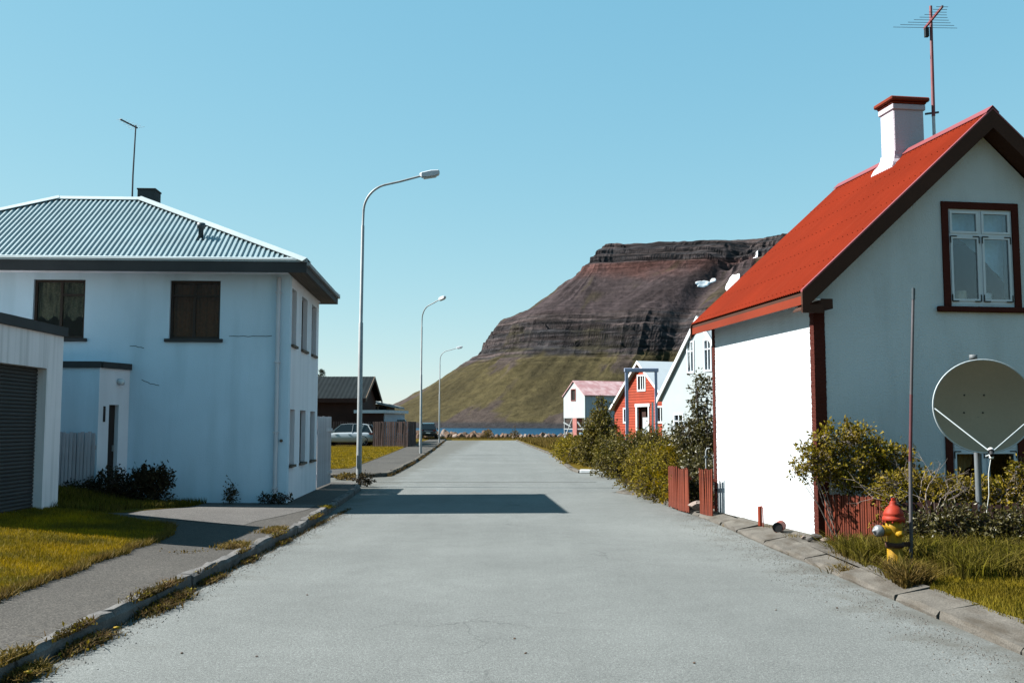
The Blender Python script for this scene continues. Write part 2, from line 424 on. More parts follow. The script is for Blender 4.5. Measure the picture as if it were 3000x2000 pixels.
M['rock'] = mat('breakwater_rock', (0.105, 0.068, 0.048), 0.9, 0.25, 3, 0.2, 20, 0.6, 8, 0.05, 0.15, objrand=0.45)
M['rock_pale'] = mat('pale_breakwater_rock', (0.20, 0.16, 0.14), 0.9, 0.25, 3, 0.2, 20, 0.6, 8, 0.05, 0.15, objrand=0.4)
M['rock_grey'] = mat('grey_loose_stone', (0.085, 0.078, 0.072), 0.9, 0.25, 8, 0.2, 60, 0.6, 40, 0.01, 0.15, objrand=0.3)
M['car_white'] = mat('silver_white_car_paint', (0.28, 0.32, 0.35), 0.25, 0.02, 1, 0, 0, 0, spec=0.5, coat=0.6)
M['car_dark'] = mat('dark_car_paint', (0.018, 0.021, 0.025), 0.25, 0.02, 1, 0, 0, 0, spec=0.5, coat=0.5)
M['car_glass'] = mat('car_glass', (0.010, 0.013, 0.015), 0.08, 0, 1, 0, 0, 0, spec=0.5)
M['tyre'] = mat('tyre_rubber', (0.012, 0.012, 0.012), 0.85, 0.1, 5, 0, 0, 0)
M['rim'] = mat('alloy_wheel', (0.25, 0.26, 0.27), 0.35, 0.05, 5, 0, 0, 0, metal=0.6)
M['tail'] = mat('red_tail_light', (0.16, 0.01, 0.012), 0.2, 0, 5, 0, 0, 0, spec=0.5)
M['headlamp'] = mat('clear_lamp_glass', (0.3, 0.31, 0.32), 0.15, 0, 5, 0, 0, 0, spec=0.6)
M['lens'] = mat('street_lamp_lens', (0.35, 0.38, 0.38), 0.25, 0.05, 5, 0, 0, 0, spec=0.5)
M['snow'] = mat('old_snow', (0.80, 0.82, 0.84), 0.9, 0.03, 0.02, 0, 0, 0)
M['black'] = mat('black_iron', (0.012, 0.012, 0.013), 0.6, 0.1, 5, 0, 0, 0)
M['crack'] = mat('dark_crack', (0.05, 0.06, 0.07), 0.9, 0.1, 5, 0, 0, 0)


# ------------------------------------------------------------------ mesh helpers
class MB:
    def __init__(s):
        s.v = []
        s.f = []
        s.sm = []

    def add(s, vs, fs, smooth=False):
        o = len(s.v)
        s.v += [tuple(p) for p in vs]
        s.f += [tuple(i + o for i in f) for f in fs]
        s.sm += [smooth] * len(fs)
        return s

    def box(s, x0, y0, z0, x1, y1, z1):
        vs = [(x0, y0, z0), (x1, y0, z0), (x1, y1, z0), (x0, y1, z0), (x0, y0, z1), (x1, y0, z1), (x1, y1, z1), (x0, y1, z1)]
        return s.add(vs, [(0, 3, 2, 1), (4, 5, 6, 7), (0, 1, 5, 4), (1, 2, 6, 5), (2, 3, 7, 6), (3, 0, 4, 7)])

    def bar(s, p, q, w, h=None, up=(0, 0, 1)):
        """box beam from p to q, width w (sideways), height h"""
        h = h or w
        p, q = Vector(p), Vector(q)
        d = (q - p).normalized()
        u = Vector(up)
        if abs(d.dot(u)) > 0.98:
            u = Vector((0, 1, 0))
        a = d.cross(u).normalized()
        b = a.cross(d).normalized()
        vs = []
        for c in (p, q):
            for i, j in ((-1, -1), (1, -1), (1, 1), (-1, 1)):
                vs.append(c + a * (i * w / 2) + b * (j * h / 2))
        return s.add(vs, [(0, 1, 2, 3), (7, 6, 5, 4), (0, 4, 5, 1), (1, 5, 6, 2), (2, 6, 7, 3), (3, 7, 4, 0)])

    def prism(s, loop, d):
        """closed 3-D loop extruded by vector d"""
        n = len(loop)
        d = Vector(d)
        a = [Vector(p) for p in loop]
        vs = a + [p + d for p in a]
        tri = tessellate_polygon([a])
        fs = [tuple(reversed(t)) for t in tri] + [tuple(i + n for i in t) for t in tri]
        fs += [(i, (i + 1) % n, (i + 1) % n + n, i + n) for i in range(n)]
        return s.add(vs, fs)

    def slab(s, loops, d):
        """outline loop followed by hole loops (same plane), extruded by d"""
        loops = [[Vector(p) for p in l] for l in loops]
        d = Vector(d)
        tri = tessellate_polygon(loops)
        flat = [p for l in loops for p in l]
        n = len(flat)
        fs = [tuple(t) for t in tri] + [tuple(i + n for i in reversed(t)) for t in tri]
        o = 0
        for l in loops:
            m = len(l)
            fs += [(o + i, o + (i + 1) % m, o + (i + 1) % m + n, o + i + n) for i in range(m)]
            o += m
        return s.add(flat + [p + d for p in flat], fs)

    def tube(s, pts, rs, seg=8, cap=True, smooth=True):
        pts = [Vector(p) for p in pts]
        if not isinstance(rs, (list, tuple)):
            rs = [rs] * len(pts)
        vs = []
        prev = None
        for i, p in enumerate(pts):
            d = (pts[min(i + 1, len(pts) - 1)] - pts[max(i - 1, 0)])
            d = d.normalized() if d.length > 1e-9 else Vector((0, 0, 1))
            a = prev if prev is not None else (Vector((0, 0, 1)) if abs(d.z) < 0.9 else Vector((1, 0, 0)))
            a = (a - d * a.dot(d)).normalized()
            prev = a
            b = d.cross(a)
            for k in range(seg):
                t = 2 * math.pi * k / seg
                vs.append(p + (a * math.cos(t) + b * math.sin(t)) * rs[i])
        fs = [(i * seg + k, i * seg + (k + 1) % seg, (i + 1) * seg + (k + 1) % seg, (i + 1) * seg + k) for i in range(len(pts) - 1) for k in range(seg)]
        s.add(vs, fs, smooth)
        if cap:
            n = len(pts)
            s.add(vs[:seg], [tuple(reversed(range(seg)))])
            s.add(vs[(n - 1) * seg:], [tuple(range(seg))])
        return s

    def lathe(s, prof, o=(0, 0, 0), ax=(0, 0, 1), seg=20, smooth=True):
        o = Vector(o)
        pts = [o + Vector(ax).normalized() * h for r, h in prof]
        ax = Vector(ax).normalized()
        a = Vector((1, 0, 0)) if abs(ax.x) < 0.9 else Vector((0, 1, 0))
        a = (a - ax * a.dot(ax)).normalized()
        b = ax.cross(a)
        vs = [p + (a * math.cos(2 * math.pi * k / seg) + b * math.sin(2 * math.pi * k / seg)) * max(r, 1e-4) for p, (r, h) in zip(pts, prof) for k in range(seg)]
        fs = [(i * seg + k, i * seg + (k + 1) % seg, (i + 1) * seg + (k + 1) % seg, (i + 1) * seg + k) for i in range(len(prof) - 1) for k in range(seg)]
        return s.add(vs, fs, smooth)

    def build(s, name, m, parent=None, label=None, bevel=0.0, fix=True, kind=None):
        me = bpy.data.meshes.new(name)
        me.from_pydata(s.v, [], s.f)
        me.polygons.foreach_set('use_smooth', s.sm)
        me.materials.append(M[m] if isinstance(m, str) else m)
        if fix:
            bm = bmesh.new()
            bm.from_mesh(me)
            bmesh.ops.recalc_face_normals(bm, faces=bm.faces)
            if bevel:
                bmesh.ops.remove_doubles(bm, verts=bm.verts, dist=1e-5)
                bmesh.ops.bevel(bm, geom=[e for e in bm.edges if len(e.link_faces) == 2 and e.calc_face_angle(0) > 0.6], offset=bevel, segments=1, affect='EDGES')
            bm.to_mesh(me)
            bm.free()
        o = bpy.data.objects.new(name, me)
        col.objects.link(o)
        if parent is not None:
            o.parent = parent
        if label:
            o['label'] = label
        if kind:
            o['kind'] = kind
        return o


def mesh_obj(name, me, parent=None, loc=None, rot=None, sc=None):
    o = bpy.data.objects.new(name, me)
    col.objects.link(o)
    if parent is not None:
        o.parent = parent
    if loc is not None:
        o.location = loc
    if rot is not None:
        o.rotation_euler = rot
    if sc is not None:
        o.scale = sc
    return o


def tag(o, label, cat, group=None, kind=None):
    if label:
        o['label'] = label
    if cat:
        o['category'] = cat
    if group:
        o['group'] = group
    if kind:
        o['kind'] = kind
    return o


def thing(name, label, cat, loc=(0, 0, 0), rz=0.0, group=None):
    o = bpy.data.objects.new(name, None)
    o.empty_display_size = 0.3
    col.objects.link(o)
    o.location = loc
    o.rotation_euler = (0, 0, rz)
    return tag(o, label, cat, group)


def structure(o):
    o['kind'] = 'structure'
    return o


def kids(o):
    return [c for c in col.objects if c.parent == o]


def dup(root, loc, rz, label, group=None):
    r = root.copy()
    col.objects.link(r)
    r.location = loc
    r.rotation_euler = (0, 0, rz)
    r['label'] = label
    if group:
        r['group'] = group
    for ch in kids(root):
        c = ch.copy()
        col.objects.link(c)
        c.parent = r
        for g in kids(ch):
            d = g.copy()
            col.objects.link(d)
            d.parent = c
    return r


def sheet(name, loop, z, m, step=None, zf=None):
    """flat or draped polygon sheet"""
    if zf is None:
        vs = [(x, y, z) for x, y in loop]
        tri = tessellate_polygon([[Vector(v) for v in vs]])
        mb = MB()
        mb.add(vs, [tuple(t) for t in tri])
        o = mb.build(name, m)
        me = o.data
        for p in me.polygons:
            if p.normal.z < 0:
                p.flip()
        return structure(o)


# 1-D / 2-D value noise in numpy
def vnoise(x, y=None, seed=0):
    if y is None:
        y = np.zeros_like(x)
    xi = np.floor(x).astype(np.int64)
    yi = np.floor(y).astype(np.int64)
    xf = x - xi
    yf = y - yi
    u = xf * xf * (3 - 2 * xf)
    v = yf * yf * (3 - 2 * yf)

    def h(a, b):
        n = (a * 374761393 + b * 668265263 + seed * 974634777) & 0x7fffffff
        n = ((n ^ (n >> 13)) * 1274126177) & 0x7fffffff
        n = n ^ (n >> 16)
        return (n & 0xffff) / 65535.0
    return (h(xi, yi) * (1 - u) + h(xi + 1, yi) * u) * (1 - v) + (h(xi, yi + 1) * (1 - u) + h(xi + 1, yi + 1) * u) * v


def fbm(x, y=None, oct=4, seed=0, gain=0.5):
    if y is None:
        y = np.zeros_like(x)
    t = np.zeros_like(x)
    a = 1.0
    s = 0
    for i in range(oct):
        t += a * (vnoise(x * 2 ** i, y * 2 ** i, seed + i * 17) - 0.5)
        s += a
        a *= gain
    return t / s * 2


def np_mesh(name, V, F, m, smooth=False, parent=None, kind=None):
    """V (n,3), F (m,k) arrays"""
    me = bpy.data.meshes.new(name)
    k = F.shape[1]
    me.vertices.add(len(V))
    me.vertices.foreach_set('co', V.astype(np.float32).ravel())
    me.loops.add(F.size)
    me.loops.foreach_set('vertex_index', F.astype(np.int32).ravel())
    me.polygons.add(len(F))
    me.polygons.foreach_set('loop_start', np.arange(len(F), dtype=np.int32) * k)
    me.polygons.foreach_set('loop_total', np.full(len(F), k, dtype=np.int32))
    me.polygons.foreach_set('use_smooth', np.full(len(F), smooth))
    me.materials.append(M[m] if isinstance(m, str) else m)
    me.update(calc_edges=True)
    me.validate()
    o = bpy.data.objects.new(name, me)
    col.objects.link(o)
    if parent is not None:
        o.parent = parent
    if kind:
        o['kind'] = kind
    return o


# ------------------------------------------------------------------ ground heights
def gz(x, y):
    """ground height left of the road: pavement level rising into the front lawn"""
    x = np.asarray(x, float)
    y = np.asarray(y, float)
    t = np.clip((19.4 - y) / 3.6, 0, 1)
    a = 0.008 + 0.080 * t * t * (3 - 2 * t)
    bank = 0.20 * np.clip((-6.9 - x) / 0.9, 0, 1) * np.clip((y - 15.0) / 2.0, 0, 1)
    return np.minimum(0.11 + a * np.clip(-3.9 - x, 0, None) + bank, 0.52)


def draped(name, x0, x1, y0, y1, nx, ny, zf, m, lift=0.0, edge=None):
    X, Y = np.meshgrid(np.linspace(0, 1, nx), np.linspace(y0, y1, ny))
    if edge is not None:
        XR = edge(Y)
    else:
        XR = np.full_like(Y, x1)
    X = x0 + (XR - x0) * X
    Z = zf(X, Y) + lift
    V = np.stack([X, Y, Z], -1).reshape(-1, 3)
    i = np.arange((ny - 1) * nx).reshape(ny - 1, nx)[:, :-1].ravel()
    F = np.stack([i, i + 1, i + nx + 1, i + nx], -1)
    return structure(np_mesh(name, V, F, m, smooth=True))


# ================================================================== SETTING
# land: one sheet sloping into the sea beyond the breakwater
yy = np.concatenate([[-300, -60], np.linspace(-20, 110, 27), [113, 116, 119, 122, 125, 129, 134, 140]])
xx = np.concatenate([[-900, -300, -120, -60], np.linspace(-40, 40, 41), [60, 120, 300, 900]])
X, Y = np.meshgrid(xx, yy)
Z = np.where(Y <= 119, -0.03, -0.03 - (Y - 119) * 0.30)
Z = Z + 0.12 * np.clip((Y - 110) / 5, 0, 1)
V = np.stack([X, Y, Z], -1).reshape(-1, 3)
nx = len(xx)
i = np.arange((len(yy) - 1) * nx).reshape(len(yy) - 1, nx)[:, :-1].ravel()
structure(np_mesh('ground', V, np.stack([i, i + 1, i + nx + 1, i + nx], -1), 'turf'))

road_loop = [(-3.32, -25), (-3.28, 6), (-3.27, 12), (-3.29, 16), (-3.42, 18.5), (-3.62, 22), (-3.85, 25.6), (-4.05, 26.6), (-4.5, 27.3), (-5.2, 27.6), (-60, 27.9),
             (-60, 32.2), (-5.2, 31.9), (-4.4, 32.0), (-4.0, 32.5), (-4.05, 36), (-4.33, 45.3), (-5.15, 64.4), (-7.54, 114.8), (0.45, 114.8), (0.42, 108), (2.16, 56), (2.15, 37),
             (2.3, 34.9), (3.2, 34.3), (4.6, 33.9), (4.6, 26.0), (2.9, 25.2), (2.45, 24.9), (2.97, 24.1), (3.3, 19.8), (3.45, 17.1), (3.5, 14), (3.6, 10.5), (3.68, 7.4), (3.75, -25)]
sheet('road', road_loop, 0.0, 'road')

# faint construction joint across the road
mb = MB()
px = -4.3
while px < 2.2:
    q = px + rng.uniform(0.25, 0.6)
    mb.bar((px, 29.3 + rng.uniform(-.03, .03), 0.003), (q, 29.3 + rng.uniform(-.03, .03), 0.003), 0.035, 0.004)
    px = q
tag(mb.build('road_joint', 'path'), None, None, kind='structure')


# pavement by the left house
def pave_edge(Y):
    return np.interp(Y, [-25, 6, 12, 16, 18.5, 22, 25.6, 26.8], [-3.44, -3.40, -3.39, -3.41, -3.54, -3.74, -3.98, -4.3])


draped('pavement', -16.0, -3.4, -25, 27.4, 30, 110, gz, 'path', 0.0, pave_edge)


def slab_edge(Y):
    return np.interp(Y, [16, 18.5, 19.7], [-4.1, -3.75, -3.8])


draped('driveway', -6.3, -3.9, 15.35, 19.62, 24, 24, gz, 'slab', 0.006, slab_edge)


def lawn_edge(Y):
    return np.interp(Y, [-20, 8.8, 10.7, 13.6, 14.6, 15.4], [-4.42, -4.45, -4.52, -4.62, -4.95, -6.4]) + 0.05 * fbm(Y * 2.3, oct=3, seed=3)


draped('lawn', -16.0, -4.5, -20, 15.3, 60, 150, gz, 'turf', 0.014, lawn_edge)

draped('lawn', -16.0, -6.0, 15.28, 19.9, 40, 24, gz, 'turf', 0.012, lambda Y: np.interp(Y, [15.28, 15.6, 17, 18.4, 19.9], [-6.25, -5.95, -5.85, -5.95, -6.1]) + .05 * fbm(Y * 2.3, oct=3, seed=5))
# far pavement block and far lawn (left, beyond the side street)
sheet('far_pavement', [(-60, 32.4), (-5.2, 32.1), (-4.5, 32.2), (-4.2, 32.6), (-4.2, 36), (-4.48, 45.3), (-5.3, 64.4), (-7.7, 114.6), (-9.4, 114.6), (-7.5, 69), (-7.2, 62), (-60, 62)], 0.10, 'path')
sheet('far_lawn', [(-60, 34.0), (-8, 34.2), (-5.85, 36.3), (-6.4, 48), (-7.0, 60), (-7.5, 69), (-7.7, 71.8), (-60, 71.8)], 0.112, 'turf')
sheet('far_verge', [(-60, 71.9), (-7.9, 71.9), (-9.3, 114), (-60, 114)], 0.108, 'turf')
# right side ground
sheet('right_verge', [(4.10, -25), (4.03, 7.4), (3.95, 10.2), (3.95, 13.6), (3.8, 19.8), (3.4, 24.2), (2.9, 24.9), (4.7, 25.4), (4.7, 25.9), (60, 25.9), (60, -25)], 0.10, 'turf')
sheet('right_verge', [(2.3, 37), (2.3, 56), (0.6, 108), (0.6, 114.8), (60, 114.8), (60, 34.5), (4.6, 34.1), (3.3, 34.6), (2.5, 35.2)], 0.08, 'turf')

# ---- sea
sea = bpy.data.materials.new('sea_water')
sea.use_nodes = True
nt = sea.node_tree
b = nt.nodes['Principled BSDF']
b.inputs['Base Color'].default_value = (0.001, 0.022, 0.050, 1)
b.inputs['Roughness'].default_value = 0.35
b.inputs['Specular IOR Level'].default_value = 0.04
tc = N(nt, 'ShaderNodeTexCoord')
mp = N(nt, 'ShaderNodeMapping')
mp.inputs['Scale'].default_value = (0.25, 0.6, 1)
nn = N(nt, 'ShaderNodeTexNoise')
nn.inputs['Scale'].default_value = 0.6
nn.inputs['Detail'].default_value = 8
bp = N(nt, 'ShaderNodeBump')
bp.inputs['Strength'].default_value = 1.0
bp.inputs['Distance'].default_value = 0.8
nt.links.new(tc.outputs['Object'], mp.inputs[0])
nt.links.new(mp.outputs[0], nn.inputs['Vector'])
nt.links.new(nn.outputs[0], bp.inputs['Height'])
nt.links.new(bp.outputs[0], b.inputs['Normal'])
mr = N(nt, 'ShaderNodeMapRange')
mr.inputs['To Min'].default_value = 0.5
mr.inputs['To Max'].default_value = 1.5
mp2 = N(nt, 'ShaderNodeMapping')
mp2.inputs['Scale'].default_value = (0.004, 0.02, 1)
n2 = N(nt, 'ShaderNodeTexNoise')
n2.inputs['Scale'].default_value = 1
n2.inputs['Detail'].default_value = 6
nt.links.new(tc.outputs['Object'], mp2.inputs[0])
nt.links.new(mp2.outputs[0], n2.inputs['Vector'])
nt.links.new(n2.outputs[0], mr.inputs['Value'])
vm = N(nt, 'ShaderNodeVectorMath', operation='SCALE')
vm.inputs[0].default_value = (0.001, 0.022, 0.050)
nt.links.new(mr.outputs[0], vm.inputs['Scale'])
nt.links.new(vm.outputs[0], b.inputs['Base Color'])
M['sea'] = sea
sheet('sea', [(-12000, -3000), (12000, -3000), (12000, 14000), (-12000, 14000)], -3.35, 'sea')

# ---- table mountain across the fjord
P0 = np.array([[2600, 2180], [1000, 2290], [560, 2395], [236, 2500], [330, 4300], [2600, 4300]], float)


def seg_dist(px, py, a, b):
    ab = b - a
    t = np.clip(((px - a[0]) * ab[0] + (py - a[1]) * ab[1]) / (ab @ ab), 0, 1)
    qx = a[0] + t * ab[0]
    qy = a[1] + t * ab[1]
    return np.hypot(px - qx, py - qy), t


def mountain_fields(px, py):
    best = np.full(px.shape, 1e9)
    s = np.zeros(px.shape)
    acc = 0.0
    inside = np.ones(px.shape, bool)
    for k in range(len(P0)):
        a = P0[k]
        b = P0[(k + 1) % len(P0)]
        d, t = seg_dist(px, py, a, b)
        L = np.hypot(*(b - a))
        m = d < best
        best = np.where(m, d, best)
        s = np.where(m, acc + t * L, s)
        acc += L
        cr = (b[0] - a[0]) * (py - a[1]) - (b[1] - a[1]) * (px - a[0])
        inside &= cr < 0
    return np.where(inside, -best, best), s


DP = np.array([-400, -60, 0, 5, 22, 26, 44, 48, 66, 76, 131, 197, 262, 273, 284, 291, 301, 310, 320, 334, 415, 492, 560, 640, 720]) * 1.0
HP = np.array([474, 466, 461, 452, 446, 432, 426, 408, 399, 385, 339, 292, 262, 252, 240, 222, 212, 190, 176, 165, 111, 68, 38, 4, -30]) * 1.0
HB = np.array([474, 466, 461, 452, 446, 432, 426, 408, 399, 380, 335, 289, 262, 245, 226, 206, 190, 166, 150, 143, 98, 58, 30, 2, -30]) * 1.0


def mheight(px, py):
    d, s = mountain_fields(px, py)
    # angle round the nose so that streaks follow the fall line
    ang = np.arctan2(px - 236 - 40, -(py - 2500 - 60))
    sa = s + ang * 180
    h0 = np.interp(d, DP, HP)
    rg1 = 1 - 2 * np.abs(fbm(sa / 34, d / 700, 3, 9))
    rg2 = 1 - 2 * np.abs(fbm(sa / 15, d / 300, 2, 21))
    wob = 20 * fbm(sa / 130, d / 900, 3, 5) - 5.5 * rg1 - 3.5 * rg2 + 6 + 5 * fbm(sa / 40, h0 / 14, 3, 61)
    amp = np.interp(d, [-60, 0, 30, 100, 260, 320, 420, 640], [0.1, 0.9, 1.3, 0.7, 1.1, 1.5, 0.55, 0.35])
    dd = d + wob * amp
    front = np.clip((px - 120) / 250, 0, 1)
    h = np.interp(dd, DP, HP) * (1 - front) + np.interp(dd, DP, HB) * front
    # thin rock beds: small stepped ledges inside the two cliff belts
    belt = np.clip(1.3 * np.exp(-((h - 435) / 30) ** 2) + 1.3 * np.exp(-((h - 208) / 52) ** 2), 0, 1)
    for Pb, wgt, sd in ((19.0, 0.5, 31), (9.0, 0.5, 37), (5.0, 0.4, 41)):
        tt = h / Pb + 0.8 * fbm(sa / 160, None, 3, sd)
        fr = tt - np.floor(tt)
        h = h + belt * wgt * Pb * (np.clip((fr - 0.42) / 0.5, 0, 1) - fr)
    # ravine running down the face
    g, gt = seg_dist(px, py, np.array([600., 2440.]), np.array([440., 2290.]))
    g2, gt2 = seg_dist(px, py, np.array([440., 2290.]), np.array([285., 2085.]))
    g = np.minimum(g, g2)
    h = h - 32 * np.exp(-(g / 26) ** 2) * np.clip((h - 90) / 120, 0, 1)
    # second summit to the right
    h = h + 14 * np.exp(-(((px - 760) / 130) ** 2 + ((py - 2480) / 160) ** 2))
    # hollow with snow, right of the ravine
    h = h - 30 * np.exp(-(((px - 560) / 70) ** 2 + ((py - 2260) / 60) ** 2))
    h = h + 3.0 * fbm(px / 26, py / 26, 3, 77) * np.clip((h - 2) / 40, 0, 1) + 7 * fbm(px / 120, py / 120, 2, 55) * np.clip((h - 2) / 60, 0, 1)
    return h, dd, sa


naz, nr = 1060, 560
az = np.tan(np.radians(np.linspace(-13, 36, naz)))
rr = np.concatenate([np.linspace(1500, 1800, 20), np.linspace(1806, 2620, 490), np.linspace(2640, 4000, 50)])
AZ, RR = np.meshgrid(az, rr)
MX = AZ * RR
MY = RR
MZ, MD, MS = mheight(MX, MY)
V = np.stack([MX, MY, MZ], -1).reshape(-1, 3)
i = np.arange((nr - 1) * naz).reshape(nr - 1, naz)[:, :-1].ravel()
F = np.stack([i, i + 1, i + naz + 1, i + naz], -1)
mm = bpy.data.materials.new('mountain_rock_and_turf')
mm.use_nodes = True
nt = mm.node_tree
b = nt.nodes['Principled BSDF']
b.inputs['Roughness'].default_value = 0.95
b.inputs['Specular IOR Level'].default_value = 0.05
at = N(nt, 'ShaderNodeAttribute', attribute_name='albedo')
tc = N(nt, 'ShaderNodeTexCoord')
n1 = N(nt, 'ShaderNodeTexNoise')
n1.inputs['Scale'].default_value = 0.07
n1.inputs['Detail'].default_value = 8
n1.inputs['Roughness'].default_value = 0.7
nt.links.new(tc.outputs['Object'], n1.inputs['Vector'])
mr = N(nt, 'ShaderNodeMapRange')
mr.inputs['From Min'].default_value = 0.3
mr.inputs['From Max'].default_value = 0.7
mr.inputs['To Min'].default_value = 0.6
mr.inputs['To Max'].default_value = 1.4
nt.links.new(n1.outputs[0], mr.inputs['Value'])
vm = N(nt, 'ShaderNodeVectorMath', operation='SCALE')
nt.links.new(at.outputs['Color'], vm.inputs[0])
nt.links.new(mr.outputs[0], vm.inputs['Scale'])
bt = N(nt, 'ShaderNodeAttribute', attribute_name='belt')
mps = N(nt, 'ShaderNodeMapping')
mps.inputs['Scale'].default_value = (0.010, 0.010, 0.20)
nt.links.new(tc.outputs['Object'], mps.inputs[0])
ns1 = N(nt, 'ShaderNodeTexNoise')
ns1.inputs['Scale'].default_value = 1.0
ns1.inputs['Detail'].default_value = 6
ns1.inputs['Roughness'].default_value = 0.65
nt.links.new(mps.outputs[0], ns1.inputs['Vector'])
mrs = N(nt, 'ShaderNodeMapRange')
mrs.inputs['From Min'].default_value = 0.36
mrs.inputs['From Max'].default_value = 0.62
mrs.inputs['To Min'].default_value = 0.35
mrs.inputs['To Max'].default_value = 1.75
nt.links.new(ns1.outputs[0], mrs.inputs['Value'])
mxs = N(nt, 'ShaderNodeMix')
mxs.data_type = 'FLOAT'
nt.links.new(bt.outputs['Fac'], mxs.inputs[0])
mxs.inputs[2].default_value = 1.0
nt.links.new(mrs.outputs[0], mxs.inputs[3])
vms = N(nt, 'ShaderNodeVectorMath', operation='SCALE')
nt.links.new(vm.outputs[0], vms.inputs[0])
nt.links.new(mxs.outputs[0], vms.inputs['Scale'])
nt.links.new(vms.outputs[0], b.inputs['Base Color'])
bp = N(nt, 'ShaderNodeBump')
bp.inputs['Strength'].default_value = 0.8
bp.inputs['Distance'].default_value = 6.0
nt.links.new(n1.outputs[0], bp.inputs['Height'])
nt.links.new(bp.outputs[0], b.inputs['Normal'])
M['mountain'] = mm
mo = structure(np_mesh('mountain', V, F, 'mountain', smooth=False))
# rock, scree and turf zones by height belt and fall-line streaks
rock = np.array([0.040, 0.031, 0.030])
rock2 = np.array([0.017, 0.0165, 0.018])
red = np.array([0.046, 0.023, 0.020])
scree = np.array([0.032, 0.0245, 0.0255])
turf = np.array([0.033, 0.0275, 0.0135])
turf2 = np.array([0.045, 0.037, 0.017])
h = MZ
st = fbm(MS / 22, MD / 240, 4, 101)
st2 = fbm(MS / 75, MD / 420, 3, 131)
pat = fbm(MX / 90, MY / 90, 4, 151)


def sm(x, a, b_):
    t = np.clip((x - a) / (b_ - a), 0, 1)
    return (t * t * (3 - 2 * t))[..., None]


bed = fbm(h / 5.5 + 1.5 * fbm(MS / 260, None, 2, 7), MS / 300, 2, 171)[..., None]
R = rock + (rock2 - rock) * np.clip(0.5 + 1.6 * bed, 0, 1)
C = R.copy()
# red talus directly under the upper cliffs, fading into scree
talus = red + (scree - red) * sm(pat * 60 + (410 - h), -10, 55)
tf = sm(st * 1.6 + st2 + pat * 0.7 + (330 - h) / 300 + 0.25 * sm(MX, 250, 420)[..., 0], 0.0, 0.45)
talus = talus * (1 + 0.6 * np.clip(st + 0.6 * fbm(MS / 9, MD / 160, 2, 203), -0.6, 0.6))[..., None]
talus = talus + (turf * 0.85 - talus) * tf * 0.75
mid = sm(h, 396, 408)
up = talus * (1 - mid) + R * mid
# lower turf
grn = turf + (turf2 - turf) * sm(pat + st2, -0.4, 0.5)
sc = sm(1.2 * st + 0.8 * st2 + 0.5 * pat - (90 - h) / 420, -0.08, 0.16)
low = grn + (scree * 0.9 - grn) * sc * 0.8
lo_m = sm(h + 26 * st + 22 * st2 + 10 * pat, 138, 156)
belt_top = sm(h + 6 * st2, 250, 262)
ledge = sm(st2 + pat + 0.8 * bed[..., 0], 0.10, 0.5)
Rb = R + (turf * 0.9 - R) * ledge * 0.55
low = low * (1 + 0.55 * np.clip(st + 0.5 * fbm(MS / 9, MD / 160, 2, 201), -0.6, 0.6))[..., None]
C = low * (1 - lo_m) + Rb * lo_m
C = C * (1 - belt_top) + up * belt_top
shore = 1 - sm(h + 3 * pat, 4, 12)
C = C * (1 - shore) + rock2 * 1.1 * shore
blt = np.clip(1.5 * np.exp(-((h - 432) / 34) ** 2) + 1.5 * np.exp(-((h - 205) / 50) ** 2) + 0.25, 0, 1) * np.clip((h - 120) / 30, 0, 1)
ba = mo.data.attributes.new('belt', 'FLOAT', 'POINT')
ba.data.foreach_set('value', blt.ravel().astype(np.float32))
ca = mo.data.color_attributes.new('albedo', 'FLOAT_COLOR', 'POINT')
ca.data.foreach_set('color', np.concatenate([C.reshape(-1, 3), np.ones((C.size // 3, 1))], 1).astype(np.float32).ravel())


# snow patches lying in the hollow
def snow_patch(cx, cy, rx, ry, rot, label, seed):
    n = 26
    u, v = np.meshgrid(np.linspace(-1, 1, n), np.linspace(-1, 1, n))
    r = np.hypot(u, v)
    th = np.arctan2(v, u)
    k = np.clip(0.82 + 0.35 * fbm(np.cos(th) * 1.2 + 5, np.sin(th) * 1.2 + 5, 3, seed, 0.5), 0.4, 1.1)
    # map the square to a ragged disc
    mx = np.maximum(np.abs(u), np.abs(v))
    sc_ = np.where(r > 0, mx / np.maximum(r, 1e-6), 0) * k
    U = u * sc_ * rx
    W = v * sc_ * ry
    c, s_ = math.cos(rot), math.sin(rot)
    X_ = cx + U * c - W * s_
    Y_ = cy + U * s_ + W * c
    H_, _, _ = mheight(X_, Y_)
    Z_ = H_ + 2.6 * (1 - mx ** 8) - 0.8
    V_ = np.stack([X_, Y_, Z_], -1).reshape(-1, 3)
    i_ = np.arange((n - 1) * n).reshape(n - 1, n)[:, :-1].ravel()
    o = np_mesh('snow_patch', V_, np.stack([i_, i_ + 1, i_ + n + 1, i_ + n], -1), 'snow', smooth=True)
    return structure(o)


snow_patch(512, 2294, 17, 52, -0.55, '', 3)
snow_patch(449, 2322, 27, 6, 0.45, '', 5)
snow_patch(476, 2338, 10, 5, 0.5, '', 8)
snow_patch(581, 2352, 8, 12, -0.5, '', 12)


